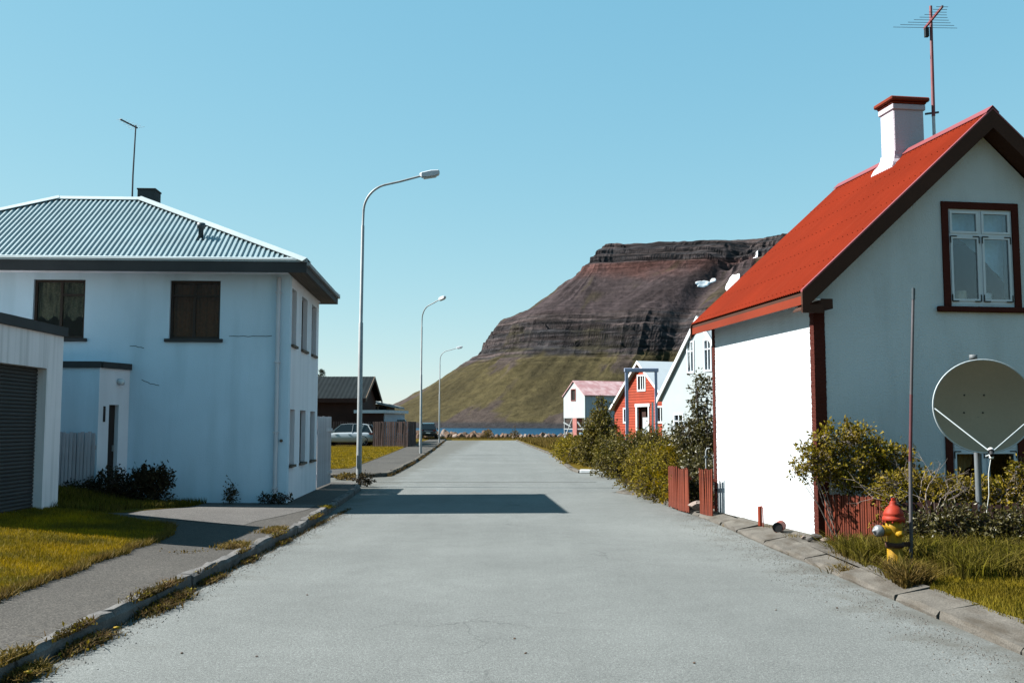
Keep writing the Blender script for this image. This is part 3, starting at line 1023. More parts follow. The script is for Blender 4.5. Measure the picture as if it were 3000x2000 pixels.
# ================================================================== kerbs (pieces)
def kerb_piece(p, q, w, z0, z1, side, r, jag=0.012, slope=0.0):
    """one concrete kerb stone between plan points p and q, extends w to `side` (+1 right of travel)"""
    p = Vector((p[0], p[1], 0))
    q = Vector((q[0], q[1], 0))
    d = (q - p).normalized()
    nrm = Vector((d.y, -d.x, 0)) * side
    vs = []
    n = 5
    sec = [(0.0, z0), (0.0, z1 - 0.035), (0.025, z1), (w, z1 + slope), (w, z0)]
    for k in range(n):
        c = p.lerp(q, k / (n - 1))
        for j, (o, z) in enumerate(sec):
            jx = r.uniform(-jag, jag) if 0 < j < 4 else 0
            jz = r.uniform(-jag, jag) if 0 < j < 4 else 0
            vs.append(c + nrm * (o + jx) + Vector((0, 0, z + jz)))
    m = len(sec)
    fs = [(k * m + j, k * m + (j + 1) % m, (k + 1) * m + (j + 1) % m, (k + 1) * m + j) for k in range(n - 1) for j in range(m)]
    fs += [tuple(range(m)), tuple(reversed(range((n - 1) * m, n * m)))]
    return MB().add(vs, fs)


def kerb_run(name, pts, w, z0, z1, side, m, lens=(0.7, 1.0), gap=0.015, jag=0.012, slope=0.0, seed=1, drop=None):
    r = random.Random(seed)
    root = bpy.data.objects.new(name, None)
    col.objects.link(root)
    structure(root)
    P = [Vector((x, y)) for x, y in pts]
    L = [0]
    for a, b_ in zip(P, P[1:]):
        L.append(L[-1] + (b_ - a).length)

    def at(t):
        for k in range(len(P) - 1):
            if t <= L[k + 1] or k == len(P) - 2:
                return P[k].lerp(P[k + 1], (t - L[k]) / (L[k + 1] - L[k]))
    t = 0
    while t < L[-1] - 0.1:
        u = min(t + r.uniform(*lens), L[-1])
        a, b_ = at(t), at(u - gap)
        zz = z1 + r.uniform(-0.012, 0.012)
        if drop and drop(a, r):
            t = u
            continue
        kerb_piece(a, b_, w, z0, zz, side, r, jag, slope).build('kerb_stone', m, root)
        t = u
    return root


kerb_run('kerb', [(-3.29, 1.5), (-3.28, 6), (-3.27, 12), (-3.29, 16), (-3.42, 18.5), (-3.62, 22), (-3.85, 25.6), (-4.05, 26.6), (-4.5, 27.3), (-5.2, 27.6), (-12, 27.7)],
         0.13, -0.06, 0.125, -1, 'kerb', seed=2)
kerb_run('kerb', [(-12, 32.05), (-5.2, 31.9), (-4.4, 32.0), (-4.0, 32.5), (-4.05, 36), (-4.33, 45.3), (-5.15, 64.4), (-7.54, 114.8)],
         0.15, -0.06, 0.125, -1, 'kerb_dirt', lens=(0.9, 1.3), seed=3)
kerb_run('kerb', [(3.75, 2), (3.68, 7.4), (3.60, 10.5), (3.5, 14), (3.45, 17.1), (3.3, 19.8), (2.97, 24.1), (2.5, 24.8)],
         0.36, -0.06, 0.055, 1, 'kerb_dirt', lens=(0.9, 1.8), gap=0.03, jag=0.016, slope=0.06, seed=5)
kerb_run('kerb', [(2.30, 35.0), (2.15, 37), (2.16, 56), (0.42, 108)], 0.15, -0.06, 0.10, 1, 'kerb_dirt', lens=(1.2, 1.6), seed=7)
o = MB().box(-0.5, -0.09, 0, 0.55, 0.09, 0.13).build('kerb_stone', 'white_paint', None, bevel=0.02)
o.location = (2.85, 34.75, 0.0)
o.rotation_euler = (0, 0, -0.35)
tag(o, 'low white kerb block at the driveway mouth beside the hedge', 'kerb block')
# concrete apron between kerb and the right house wall
sheet('house_apron', [(3.80, 10.4), (3.84, 14), (3.8, 17.1), (3.62, 18.4), (3.72, 18.4), (4.34, 14.08), (4.2, 13.5), (4.0, 12.2)], 0.108, 'kerb_dirt')


# ================================================================== vegetation helpers
def blades(name, pts, h, w, m, lean=0.35, seg=1, parent=None, kind='stuff', hv=0.4):
    """pts (n,3) blade roots -> one mesh of thin tapered blades"""
    n = len(pts)
    th = nrng.uniform(0, 2 * np.pi, n)
    H = h * nrng.uniform(1 - hv, 1 + hv, n)
    W = w * nrng.uniform(0.7, 1.3, n)
    ld = nrng.uniform(0, 2 * np.pi, n)
    ll = np.abs(nrng.normal(0, lean, n)) * H
    sx = np.cos(th) * W / 2
    sy = np.sin(th) * W / 2
    if seg == 1:
        V_ = np.zeros((n, 3, 3))
        V_[:, 0] = pts + np.stack([sx, sy, np.zeros(n)], -1)
        V_[:, 1] = pts - np.stack([sx, sy, np.zeros(n)], -1)
        V_[:, 2] = pts + np.stack([np.cos(ld) * ll, np.sin(ld) * ll, H], -1)
        F_ = np.arange(3 * n).reshape(n, 3)
        return np_mesh(name, V_.reshape(-1, 3), F_, m, parent=parent, kind=kind)
    V_ = np.zeros((n, 7, 3))
    for j, f in enumerate((0, 0.45, 0.8)):
        c = pts + np.stack([np.cos(ld) * ll * f * f * 1.3, np.sin(ld) * ll * f * f * 1.3, H * (f - 0.12 * f * f)], -1)
        k = (1.0, 0.85, 0.5)[j]
        V_[:, 2 * j] = c + np.stack([sx * k, sy * k, np.zeros(n)], -1)
        V_[:, 2 * j + 1] = c - np.stack([sx * k, sy * k, np.zeros(n)], -1)
    V_[:, 6] = pts + np.stack([np.cos(ld) * ll * 1.4, np.sin(ld) * ll * 1.4, H * 0.86], -1)
    q = np.arange(n)[:, None] * 7
    F_ = np.concatenate([q + np.array(t) for t in ([0, 1, 3], [0, 3, 2], [2, 3, 5], [2, 5, 4], [4, 5, 6])], 0)
    return np_mesh(name, V_.reshape(-1, 3), F_, m, parent=parent, kind=kind)


def poly_pts(n, poly, zf):
    """uniform random points in a plan polygon"""
    P = np.array(poly)
    lo, hi = P.min(0), P.max(0)
    out = []
    got = 0
    while got < n:
        c = nrng.uniform(lo, hi, (n * 2, 2))
        ins = np.zeros(len(c), bool)
        for k in range(len(P)):
            a, b_ = P[k], P[(k + 1) % len(P)]
            if a[1] == b_[1]:
                continue
            cond = ((a[1] > c[:, 1]) != (b_[1] > c[:, 1])) & (c[:, 0] < (b_[0] - a[0]) * (c[:, 1] - a[1]) / (b_[1] - a[1]) + a[0])
            ins ^= cond
        c = c[ins]
        out.append(c)
        got += len(c)
    c = np.concatenate(out)[:n]
    z = zf(c[:, 0], c[:, 1]) if callable(zf) else np.full(n, zf)
    return np.column_stack([c, z])


def leaves_mesh(name, centers, normals_out, size, m, parent=None, aspect=0.55, droop=0.2, kind=None):
    """one folded diamond leaf (two triangles) per centre"""
    n = len(centers)
    a = nrng.normal(0, 1, (n, 3)) + normals_out * 0.9
    a[:, 2] -= droop * nrng.uniform(0, 1.5, n)
    a /= np.linalg.norm(a, axis=1)[:, None]
    r = nrng.normal(0, 1, (n, 3))
    b_ = np.cross(a, r)
    b_ /= np.linalg.norm(b_, axis=1)[:, None] + 1e-9
    c = np.cross(a, b_)
    S = (size * nrng.uniform(0.6, 1.35, n))[:, None]
    V_ = np.zeros((n, 4, 3))
    V_[:, 0] = centers
    V_[:, 1] = centers + a * S * 0.5 + b_ * S * aspect * 0.5 + c * S * 0.1
    V_[:, 2] = centers + a * S
    V_[:, 3] = centers + a * S * 0.5 - b_ * S * aspect * 0.5 + c * S * 0.1
    q = np.arange(n)[:, None] * 4
    F_ = np.concatenate([q + np.array([0, 1, 2]), q + np.array([0, 2, 3])], 0)
    return np_mesh(name, V_.reshape(-1, 3), F_, m, parent=parent, kind=kind)


def shrub(name, label, cat, base, blobs, n_twigs, per_twig, leaf, m='leaf', stems=7, stem_r=0.015, bark='bark', group=None, seed=1, part='foliage',
          flowers=0, shell=0.35, twig_len=0.16, trunk=None, droop=0.2, twig_r=0.004, show_twigs=1.0):
    """woody plant: limbs from the base into each blob, twigs on them, leaves clustered on twigs"""
    r = random.Random(seed)
    t = thing(name, label, cat, base, group=group)
    mb = MB()
    C_ = []
    O_ = []
    tot = sum(b_[3] * b_[4] * b_[5] for b_ in blobs)
    tips = []
    for (cx, cy, cz, rx, ry, rz) in blobs:
        k = max(3, int(n_twigs * rx * ry * rz / tot))
        ns = max(2, int(stems * (rx * ry * rz / tot)) + 1)
        hubs = []
        for _ in range(ns):
            e = Vector((cx + r.uniform(-.5, .5) * rx, cy + r.uniform(-.5, .5) * ry, cz + r.uniform(-.3, .55) * rz))
            s0 = Vector((r.uniform(-.08, .08) + cx * 0.25, r.uniform(-.08, .08) + cy * 0.25, 0))
            mid_ = s0.lerp(e, 0.5) + Vector((r.uniform(-.1, .1), r.uniform(-.1, .1), r.uniform(0, .12))) * max(rx, 0.4)
            mb.tube([s0, mid_, e], [stem_r, stem_r * 0.7, stem_r * 0.35], 5, cap=False)
            hubs += [mid_.lerp(e, 0.5), e]
        for _ in range(k):
            while True:
                d = Vector((r.uniform(-1, 1), r.uniform(-1, 1), r.uniform(-1, 1)))
                if 0.05 < d.length < 1 and (d.length > shell or r.random() < 0.35):
                    break
            jit = 1 + 0.16 * r.gauss(0, 1)
            p = Vector((cx + d.x * rx * jit, cy + d.y * ry * jit, cz + d.z * rz * jit))
            if p.z < 0.01:
                p.z = 0.01 + 0.05 * r.random()
            od = Vector((d.x / rx, d.y / ry, d.z / rz)).normalized()
            od = (od + Vector((0, 0, 0.35))).normalized()
            tip = p + od * twig_len * r.uniform(0.4, 1.2)
            if r.random() < show_twigs:
                hb = min(hubs, key=lambda q: (q - p).length)
                mb.tube([hb, hb.lerp(p, 0.6) + Vector((0, 0, -0.03 * r.random())), p, tip], [twig_r * 1.8, twig_r * 1.3, twig_r, twig_r * 0.5], 4, cap=False)
            tips.append(tip)
            for j in range(per_twig):
                f = j / max(1, per_twig - 1)
                q = p.lerp(tip, f) + Vector((r.gauss(0, 1), r.gauss(0, 1), r.gauss(0, 1))) * leaf * 0.55
                C_.append(q)
                O_.append(od)
    mb.build('stem', bark, t)
    leaves_mesh(part, np.array(C_), np.array(O_), leaf, m, t, droop=droop)
    if flowers:
        fb = MB()
        cands = sorted(tips, key=lambda p: (p.y * 1.0 + r.uniform(0, 0.5)))[:flowers * 5]
        r.shuffle(cands)
        for p in cands[:flowers]:
            for a in range(5):
                th = a * 2 * math.pi / 5 + r.random()
                u = Vector((math.cos(th), -0.4, math.sin(th))) * leaf * 0.8
                v_ = Vector((math.cos(th + 1.1), -0.4, math.sin(th + 1.1))) * leaf * 0.8
                fb.add([p, p + u, p + (u + v_) * 0.9, p + v_], [(0, 1, 2, 3)])
        fb.build('flower', 'flower', t, kind='stuff', fix=False)
    return t


# ================================================================== LEFT HOUSE
HL = thing('house', 'pale blue two-storey house with corrugated hip roof beside the left pavement', 'house', (-4.49, 20.0, 0.0), math.atan(0.055))
W_D = 4.2
WX = -9.1


def rect(axis, a0, a1, z0, z1, fix_):
    if axis == 'x':
        return [(a0, fix_, z0), (a1, fix_, z0), (a1, fix_, z1), (a0, fix_, z1)]
    return [(fix_, a0, z0), (fix_, a1, z0), (fix_, a1, z1), (fix_, a0, z1)]


win_front = [(-5.07, -4.06, 3.38, 4.56), (-2.39, -1.39, 3.38, 4.56)]
win_side = [(0.15, 0.85), (1.55, 2.35), (3.05, 3.8)]
MB().slab([rect('x', WX, 0.0, 0, 4.74, 0)] + [rect('x', a, b_, c, d, 0) for a, b_, c, d in win_front], (0, 0.22, 0)).build('front_wall', 'blue_wall', HL)
MB().slab([rect('y', 0.222, W_D, 0, 4.74, 0.0)] + [rect('y', a if a > .24 else .26, b_, z0, z1, 0.0) for a, b_ in win_side for z0, z1 in ((3.30, 4.46), (0.85, 1.98))], (-0.22, 0, 0)).build('side_wall', 'side_wall', HL)
MB().box(WX, W_D - .2, 0, -0.222, W_D - 0.002, 4.74).box(WX, 0.222, 0, WX + .2, W_D - .202, 4.74).build('back_wall', 'side_wall', HL)
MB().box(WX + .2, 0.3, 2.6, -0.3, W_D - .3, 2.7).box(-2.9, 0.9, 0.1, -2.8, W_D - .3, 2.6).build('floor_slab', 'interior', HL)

# front windows: dark frames, panes, curtains, sills
for k, (a, b_, c, d) in enumerate(win_front):
    f = MB()
    w = 0.05
    y0, y1 = 0.07, 0.13
    f.box(a, y0, c, b_, y1, c + w).box(a, y0, d - w, b_, y1, d).box(a, y0, c + w, a + w, y1, d - w).box(b_ - w, y0, c + w, b_, y1, d - w)
    mx_ = (a + b_) / 2 + (0.02 if k == 0 else -0.03)
    f.box(mx_ - .025, y0 + .003, c + w, mx_ + .025, y1 - .003, d - w)
    zt = d - 0.30
    f.box(mx_ + .025 if k == 0 else a + w, y0 + .003, zt - .02, b_ - w, y1 - .003, zt + .02)
    wo = f.build('window', 'win_frame_dark', HL)
    for p0, p1 in ((a + w, mx_ - .025), (mx_ + .025, b_ - w)):
        MB().box(p0, 0.095, c + w, p1, 0.101, d - w).build('pane', 'glass_dark', wo)
    MB().box(a - .08, -0.06, c - .065, b_ + .07, 0.066, c).build('sill', 'fascia_dark', wo, bevel=0.006)
    cu = MB()
    n = 40
    vs = []
    for j in range(n + 1):
        u = a + 0.02 + (b_ - a - 0.04) * j / n
        yy_ = 0.22 + 0.022 * math.sin(j * 1.3) + 0.008 * math.sin(j * 2.9)
        zb = c + 0.02 if k else c + 0.42 + 0.05 * math.sin(j * 0.6)
        vs += [(u, yy_, zb), (u, yy_, d)]
    cu.add(vs, [(2 * j, 2 * j + 2, 2 * j + 3, 2 * j + 1) for j in range(n)], True)
    cu.build('curtain', 'lace' if k == 0 else 'interior_brown', wo)
# side windows
for a, b_ in win_side:
    a = max(a, .26)
    for z0, z1 in ((3.30, 4.46), (0.85, 1.98)):
        f = MB()
        w = 0.045
        x0, x1 = -0.15, -0.10
        f.box(x0, a, z0, x1, b_, z0 + w).box(x0, a, z1 - w, x1, b_, z1).box(x0, a, z0 + w, x1, a + w, z1 - w).box(x0, b_ - w, z0 + w, x1, b_, z1 - w)
        f.box(x0 + .002, a + w, z0 + .34, x1 - .002, b_ - w, z0 + .37)
        wo = f.build('window', 'win_frame_dark', HL)
        MB().box(-0.127, a + w, z0 + w, -0.122, b_ - w, z1 - w).build('pane', 'glass_dark', wo)
        MB().box(-0.10, a - .04, z0 - .05, 0.05, b_ + .04, z0).build('sill', 'soffit_wood', wo)

# roof: eaves box and corrugated slopes
EX0, EX1, EY0, EY1 = WX - .42, 0.40, -0.52, 4.68
EZ = 4.87
RX0, RX1, RY, RZ = -5.48, -3.66, 2.08, 6.66
fm = MB()
fm.box(EX0, EY0, EZ - .21, EX1, EY0 + .03, EZ).box(EX1 - .03, EY0 + .03, EZ - .21, EX1, EY1 - .03, EZ).box(EX0, EY1 - .03, EZ - .21, EX1, EY1, EZ).box(EX0, EY0 + .03, EZ - .21, EX0 + .03, EY1 - .03, EZ)
fm.build('fascia', 'fascia_dark', HL)
# soffit boards: individual boards along the street-side eaves
for j in range(6):
    MB().box(0.012 + j * 0.062, EY0 + .03, EZ - .195, 0.066 + j * 0.062, EY1 - .03, EZ - .18).build('soffit_board', 'soffit_wood', HL)
MB().box(EX0 + .03, EY0 + .03, EZ - .178, EX1 - .03, EY1 - .03, EZ - .165).build('soffit', 'side_wall', HL)
MB().box(EX1 - .0, EY0, EZ - .07, EX1 + .055, EY1, EZ - .005).build('gutter', 'metal_grey', HL)


def corr_slope(mb, A, U, VV, n, width, ftop, pitch, hgt, prof):
    """A origin at eave, U along eave, VV up-slope unit vectors, n normal; ftop(u)->(v0,v1)"""
    us = []
    u = 0.0
    while u < width:
        for f, hh in prof:
            if u + f * pitch <= width:
                us.append((u + f * pitch, hh * hgt))
        u += pitch
    vs = []
    for u, hh in us:
        v0, v1 = ftop(u)
        vs += [A + U * u + VV * v0 + n * hh, A + U * u + VV * v1 + n * hh]
    mb.add(vs, [(2 * j, 2 * j + 2, 2 * j + 3, 2 * j + 1) for j in range(len(us) - 1)])


TRAP = [(0, 0), (0.46, 0), (0.56, 1), (0.88, 1), (0.98, 0)]
SINE = [(k / 6, 0.5 - 0.5 * math.cos(2 * math.pi * k / 6)) for k in range(6)]


def V3(*a):
    return Vector(a)


rf = MB()
# front slope
Wd = EX1 - EX0
run = RY - EY0
vv = V3(0, run, RZ - EZ)
vl = vv.length
vvu = vv / vl
nrm = V3(0, -(RZ - EZ), run).normalized()


def ftop_front(u):
    x = EX0 + u
    if x < RX0:
        t = u / (RX0 - EX0)
    elif x > RX1:
        t = (EX1 - x) / (EX1 - RX1)
    else:
        t = 1
    return 0.0, max(0.0, t * vl)


corr_slope(rf, V3(EX0, EY0, EZ + .012), V3(1, 0, 0), vvu, nrm, Wd, ftop_front, 0.105, 0.028, TRAP)
# back slope
vvb = V3(0, -(EY1 - RY), RZ - EZ)
vlb = vvb.length
corr_slope(rf, V3(EX1, EY1, EZ + .012), V3(-1, 0, 0), vvb / vlb, V3(0, RZ - EZ, EY1 - RY).normalized(), Wd,
           lambda u: (0.0, max(0.0, (ftop_front(Wd - u)[1] / vl) * vlb)), 0.105, 0.028, TRAP)
# right hip
De = EY1 - EY0
vh = V3(-(EX1 - RX1), 0, RZ - EZ)
vlh = vh.length


def ftop_hip(u):
    y = EY0 + u
    t = (y - EY0) / (RY - EY0) if y < RY else (EY1 - y) / (EY1 - RY)
    return 0.0, max(0.0, t * vlh)


corr_slope(rf, V3(EX1, EY0, EZ + .012), V3(0, 1, 0), vh / vlh, V3(RZ - EZ, 0, EX1 - RX1).normalized(), De, ftop_hip, 0.105, 0.028, TRAP)
vh2 = V3(RX0 - EX0, 0, RZ - EZ)
corr_slope(rf, V3(EX0, EY1, EZ + .012), V3(0, -1, 0), vh2.normalized(), V3(-(RZ - EZ), 0, RX0 - EX0).normalized(), De,
           lambda u: (0.0, ftop_hip(De - u)[1] / vlh * vh2.length), 0.105, 0.028, TRAP)
roof = rf.build('roof', 'galv', HL, fix=False)
cap = MB()


def cap_strip(mb, p, q, w, lift, kk=0.33):
    p, q = Vector(p), Vector(q)
    d = (q - p).normalized()
    s_ = Vector((d.y, -d.x, 0)).normalized()
    L_ = V3(0, 0, lift)
    vs = [p - s_ * w + V3(0, 0, lift - w * kk), p + L_ + V3(0, 0, .012), p + s_ * w + V3(0, 0, lift - w * kk), q - s_ * w + V3(0, 0, lift - w * kk), q + L_ + V3(0, 0, .012), q + s_ * w + V3(0, 0, lift - w * kk)]
    lo_ = [v - V3(0, 0, .012) for v in vs]
    mb.add(vs + lo_, [(0, 1, 4, 3), (1, 2, 5, 4), (6, 9, 10, 7), (7, 10, 11, 8), (0, 3, 9, 6), (2, 8, 11, 5), (0, 6, 7, 1), (1, 7, 8, 2), (3, 4, 10, 9), (4, 5, 11, 10)])


cap_strip(cap, (RX0, RY, RZ), (RX1, RY, RZ), 0.13, 0.060, 0.60)
cap_strip(cap, (EX1, EY0, EZ), (RX1 - .02, RY - .01, RZ), 0.13, 0.075, 0.50)
cap_strip(cap, (EX0, EY0, EZ), (RX0, RY, RZ), 0.13, 0.075, 0.50)
cap_strip(cap, (EX1, EY1, EZ), (RX1, RY, RZ), 0.13, 0.075, 0.50)
cap_strip(cap, (EX0, EY1, EZ), (RX0, RY, RZ), 0.13, 0.075, 0.50)
cap.build('ridge_flashing', 'galv_cap', roof)
eq = MB()
eq.prism([V3(EX0, EY0 - .012, EZ + .012) + nrm * .030, V3(EX1 + .01, EY0 - .012, EZ + .012) + nrm * .030, V3(EX1 - .12, EY0 - .012, EZ + .012) + nrm * .030 + vvu * .10, V3(EX0 + .12, EY0 - .012, EZ + .012) + nrm * .030 + vvu * .10], nrm * .006)
eq.build('eaves_strip', 'galv_cap', roof)
MB().box(EX0, EY0 - .012, EZ + .002, EX1 + .01, EY0 + .05, EZ + .068).box(EX1 - .05, EY0 + .052, EZ + .002, EX1 + .012, EY1, EZ + .045).build('eaves_flashing', 'galv_cap', roof)
ch = MB()
ch.box(-3.94, 2.62, 5.9, -3.54, 3.06, 7.02)
ch.box(-3.955, 2.605, 7.022, -3.525, 3.075, 7.06)
ch.build('chimney', 'chimney_dark', roof, bevel=0.008)
vp = MB()
vp.lathe([(0.0, 5.3), (0.052, 5.3), (0.052, 5.69), (0.085, 5.69), (0.085, 5.80), (0.0, 5.81)], (-1.90, 0.35, 0), seg=12)
vp.box(-1.98, 0.27, 5.35, -1.80, 0.44, 5.46)
vp.build('vent_pipe', 'pipe_dark', roof)
dp = MB()
dp.tube([(-0.22, -0.03, 4.62), (-0.22, -0.065, 4.5), (-0.22, -0.065, 2.4), (-0.22, -0.065, 0.12)], 0.042, 10)
for z in (4.3, 2.9, 1.5, 0.4):
    dp.box(-0.275, -0.115, z, -0.165, -0.001, z + 0.03)
dp.build('downpipe', 'pipe_pale', HL)
# hairline cracks of the render (thin grooves' shadows built as slivers of filler)
ck = MB()
for (x0, z0, x1, z1, nseg) in ((-3.15, 3.24, -2.87, 3.20, 5), (-1.2, 3.43, -0.35, 3.44, 9), (-2.9, 2.55, -2.55, 2.43, 6)):
    prev = None
    for j in range(nseg + 1):
        p = (x0 + (x1 - x0) * j / nseg, -0.002, z0 + (z1 - z0) * j / nseg + rng.uniform(-.015, .015))
        if prev:
            ck.bar(prev, p, 0.004, 0.012)
        prev = p
    ck.build('wall_crack', 'crack', HL)
    ck = MB()
MB().lathe([(0.0, 0), (0.03, 0.0), (0.03, 0.05), (0, 0.055)], (-0.12, 0.0, 1.35), (0, -1, 0), 10).build('outlet_cap', 'soffit_wood', HL)

# shallow porch bay with a splayed door side
PX0, PXC, PXW, PY = -4.6, -3.44, -3.13, -0.80
pz = 2.78
MB().slab([rect('x', PX0, PXC, 0.0, pz, PY)], (0, 0.14, 0)).build('porch_front_wall', 'blue_wall', HL)
sd_ = V3(PXW - PXC, -0.002 - PY - 0.002, 0)
sl__ = sd_.length
sdu = sd_ / sl__


def sp(f, z, off=0.0):
    """point on the splayed side: f along it (0 outer corner), z height, off outward"""
    q_ = V3(PXC, PY + .002, 0) + sdu * (f * sl__)
    return q_ + V3(sdu.y, -sdu.x, 0) * off + V3(0, 0, z)


d0, d1 = 0.34, 0.66
inn = V3(-sdu.y, sdu.x, 0) * 0.12
MB().slab([[sp(0.0, 0), sp(d0, 0), sp(d0, 2.05), sp(d1, 2.05), sp(d1, 0), sp(1, 0), sp(1, pz), sp(0.0, pz)]], inn).build('porch_side_wall', 'side_wall', HL)
MB().prism([(PX0, PY + .142, pz - .04), (PXC - .1, PY + .142, pz - .04), (PXW - .15, -.002, pz - .04), (PX0, -.002, pz - .04)], (0, 0, .035)).build('porch_roof', 'side_wall', HL)
f_ = MB()
f_.box(PX0 - .03, PY - .05, pz - .03, PXC + .03, PY - .003, pz + .09)
f_.prism([sp(0.04, pz - .03, .003), sp(1, pz - .03, .003), sp(1, pz + .09, .003), sp(0.04, pz + .09, .003)], V3(sdu.y, -sdu.x, 0) * .045)
f_.build('porch_fascia', 'fascia_dark', HL)
dr = MB().prism([sp(d0, 0.1, -.09), sp(d1, 0.1, -.09), sp(d1, 2.05, -.09), sp(d0, 2.05, -.09)], V3(-sdu.y, sdu.x, 0) * .03).build('door', 'door_dark', HL)
MB().prism([sp(d1 - .08, 1.15, -.085), sp(d1 - .04, 1.15, -.085), sp(d1 - .04, 1.27, -.085), sp(d1 - .08, 1.27, -.085)], V3(sdu.y, -sdu.x, 0) * .03).build('handle', 'metal_grey', dr)
MB().prism([sp(.15, 1.72, .001), sp(.21, 1.72, .001), sp(.21, 2.02, .001), sp(.15, 2.02, .001)], V3(sdu.y, -sdu.x, 0) * .015).build('letter_slot', 'door_dark', HL)
MB().lathe([(0.0, 0), (0.05, 0), (0.05, 0.03), (0.065, 0.05), (0.055, 0.12), (0.0, 0.14)], sp(.62, 2.52), V3(sdu.y, -sdu.x, -.3), 12).build('porch_lamp', 'white_paint', HL)

# tv antenna of the left house
an = thing('tv_antenna', 'thin dark television antenna mast beside the dark chimney', 'antenna', (-8.74, 22.55, 6.4))
MB().tube([(0, 0, -0.15), (0, 0, 1.0), (0.03, 0, 2.17)], [0.022, 0.02, 0.016], 8).build('mast', 'metal_dark', an)
MB().bar((-0.02, 0, 0.43), (0.16, 0.05, 0.43), 0.03, 0.03).build('bracket', 'metal_dark', an)
bo = MB().bar((0.05, 0.05, 2.12), (-0.22, -0.3, 2.22), 0.025, 0.03).build('boom', 'metal_dark', an)
for k in range(7):
    f = k / 6
    c = V3(0.05, 0.05, 2.12).lerp(V3(-0.22, -0.3, 2.22), f)
    l = 0.20 - 0.11 * f
    MB().tube([c - V3(l, -l * .5, 0), c + V3(l, -l * .5, 0)], 0.0028, 5).build('antenna_rod', 'metal_dark', an)

# ================================================================== GARAGE
GA = thing('garage', 'flat-roofed white garage with dark roller door at the left edge', 'garage', (-7.0, 13.1, 0.2), 0.02)
gw, gd = 4.2, 2.5
g0, g1 = 0.14, 1.95
MB().slab([[(0, 0, 0), (0, g0, 0), (0, g0, 2.31), (0, g1, 2.31), (0, g1, 0), (0, gd, 0), (0, gd, 2.89), (0, 0, 2.89)]], (-0.2, 0, 0)).build('wall', 'garage_wall', GA, 'door wall of the garage')
MB().box(-gw, 0, 0, -0.202, 0.2, 2.89).build('wall', 'garage_wall', GA)
MB().box(-gw, gd - .2, 0, -0.202, gd, 2.89).build('wall', 'garage_wall', GA)
MB().box(-gw, 0.202, 0, -gw + .2, gd - .202, 2.89).build('wall', 'garage_wall', GA)
MB().box(-gw, 0, 2.892, 0, gd, 2.95).build('roof', 'fascia_dark', GA)
MB().box(-gw - .05, -0.05, 2.84, 0.05, -0.002, 2.985).box(0.002, -0.002, 2.84, 0.05, gd + .002, 2.985).box(-gw - .05, gd + .002, 2.84, 0.05, gd + .05, 2.985).build('fascia', 'fascia_dark', GA, bevel=0.005)
MB().box(-gw, gd + .052, 0, -1.75, gd + 3.4, 2.86).build('shade_block', 'garage_wall', GA)  # unseen block behind the garage, added to shade the driveway and grass
dr = MB().box(-0.155, g0, 0, -0.15, g1, 2.31).build('roller_door', 'door_slat', GA)
sme = None
ns = 42
for k in range(ns):
    z = 0.01 + k * 2.29 / ns
    if sme is None:
        q = MB()
        pr = [(0, 0), (0.018, 0.008), (0.022, 0.025), (0.018, 0.042), (0, 0.05)]
        q.add([(x, g0 + .01, zz) for x, zz in pr] + [(x, g1 - .01, zz) for x, zz in pr], [(j, j + 1, j + 6, j + 5) for j in range(4)] + [(0, 1, 2, 3, 4), (9, 8, 7, 6, 5)])
        o = q.build('slat', 'door_slat', dr)
        sme = o.data
    else:
        o = mesh_obj('slat', sme, dr)
    o.location = (-0.149, 0, z)

# white plank gate between garage and porch
GT = thing('gate', 'peeling white plank gate between garage and porch', 'gate', (-8.58, 18.92, 0.30), 0.0)
pm = None
for k in range(10):
    hgt = 1.22 + rng.uniform(-.02, .02)
    q = MB().box(0, 0, 0.05, 0.062, 0.022, hgt)
    o = q.build('plank', 'plank_white', GT, bevel=0.004)
    o.location = (0.0 + k * 0.070, rng.uniform(-.004, .004), 0)
    o.rotation_euler = (0, rng.uniform(-.006, .006), 0)
MB().box(0, 0.026, 0.25, 0.70, 0.06, 0.33).box(0, 0.026, 0.9, 0.70, 0.06, 0.98).build('rail', 'plank_white', GT)

# white board fence behind the house corner
WF = thing('fence', 'tall white board fence running on from the far corner of the pale blue house', 'fence', (-4.72, 24.27, 0.1), 0.0)
for k in range(15):
    q = MB().box(-0.012, 0, 0.05, 0.012, 0.142, 1.77 + rng.uniform(-.012, .012))
    o = q.build('board', 'plank_white', WF, bevel=0.003)
    o.location = (-0.0055 * k, k * 0.147, 0)
MB().box(-0.09, 0, 0.3, -0.03, 2.2, 0.38).box(-0.09, 0, 1.4, -0.03, 2.2, 1.48).build('rail', 'plank_white', WF)

# ================================================================== STREET LAMPS
ll_ = thing('street_lamp', 'nearest and tallest-looking street lamp, standing at the side street corner', 'street lamp', (-4.15, 27.2, 0.05), 0.0, 'curved street lamps along the left kerb')
pp = [(0, 0, -0.1), (0.0, 0, 4.4), (0.0, 0, 4.42), (0.02, 0, 7.1), (0.02, 0, 7.12), (0.035, 0, 7.55)]
rrr = [0.075, 0.062, 0.050, 0.045, 0.034, 0.033]
MB().tube(pp, rrr, 12).build('pole', 'metal_grey', ll_)
arm = []
for k in range(13):
    t = k / 12 * rad(78)
    R_ = 0.78
    arm.append((0.035 + R_ - R_ * math.cos(t), 0, 7.5 + R_ * math.sin(t)))
ex = arm[-1]
arm += [(ex[0] + 0.4, 0, ex[2] + 0.09), (ex[0] + 0.95, 0, ex[2] + 0.24)]
MB().tube(arm, [0.033] * 10 + [0.030] * 5, 10).build('arm', 'metal_grey', ll_)
e = Vector(arm[-1])
hd = MB()
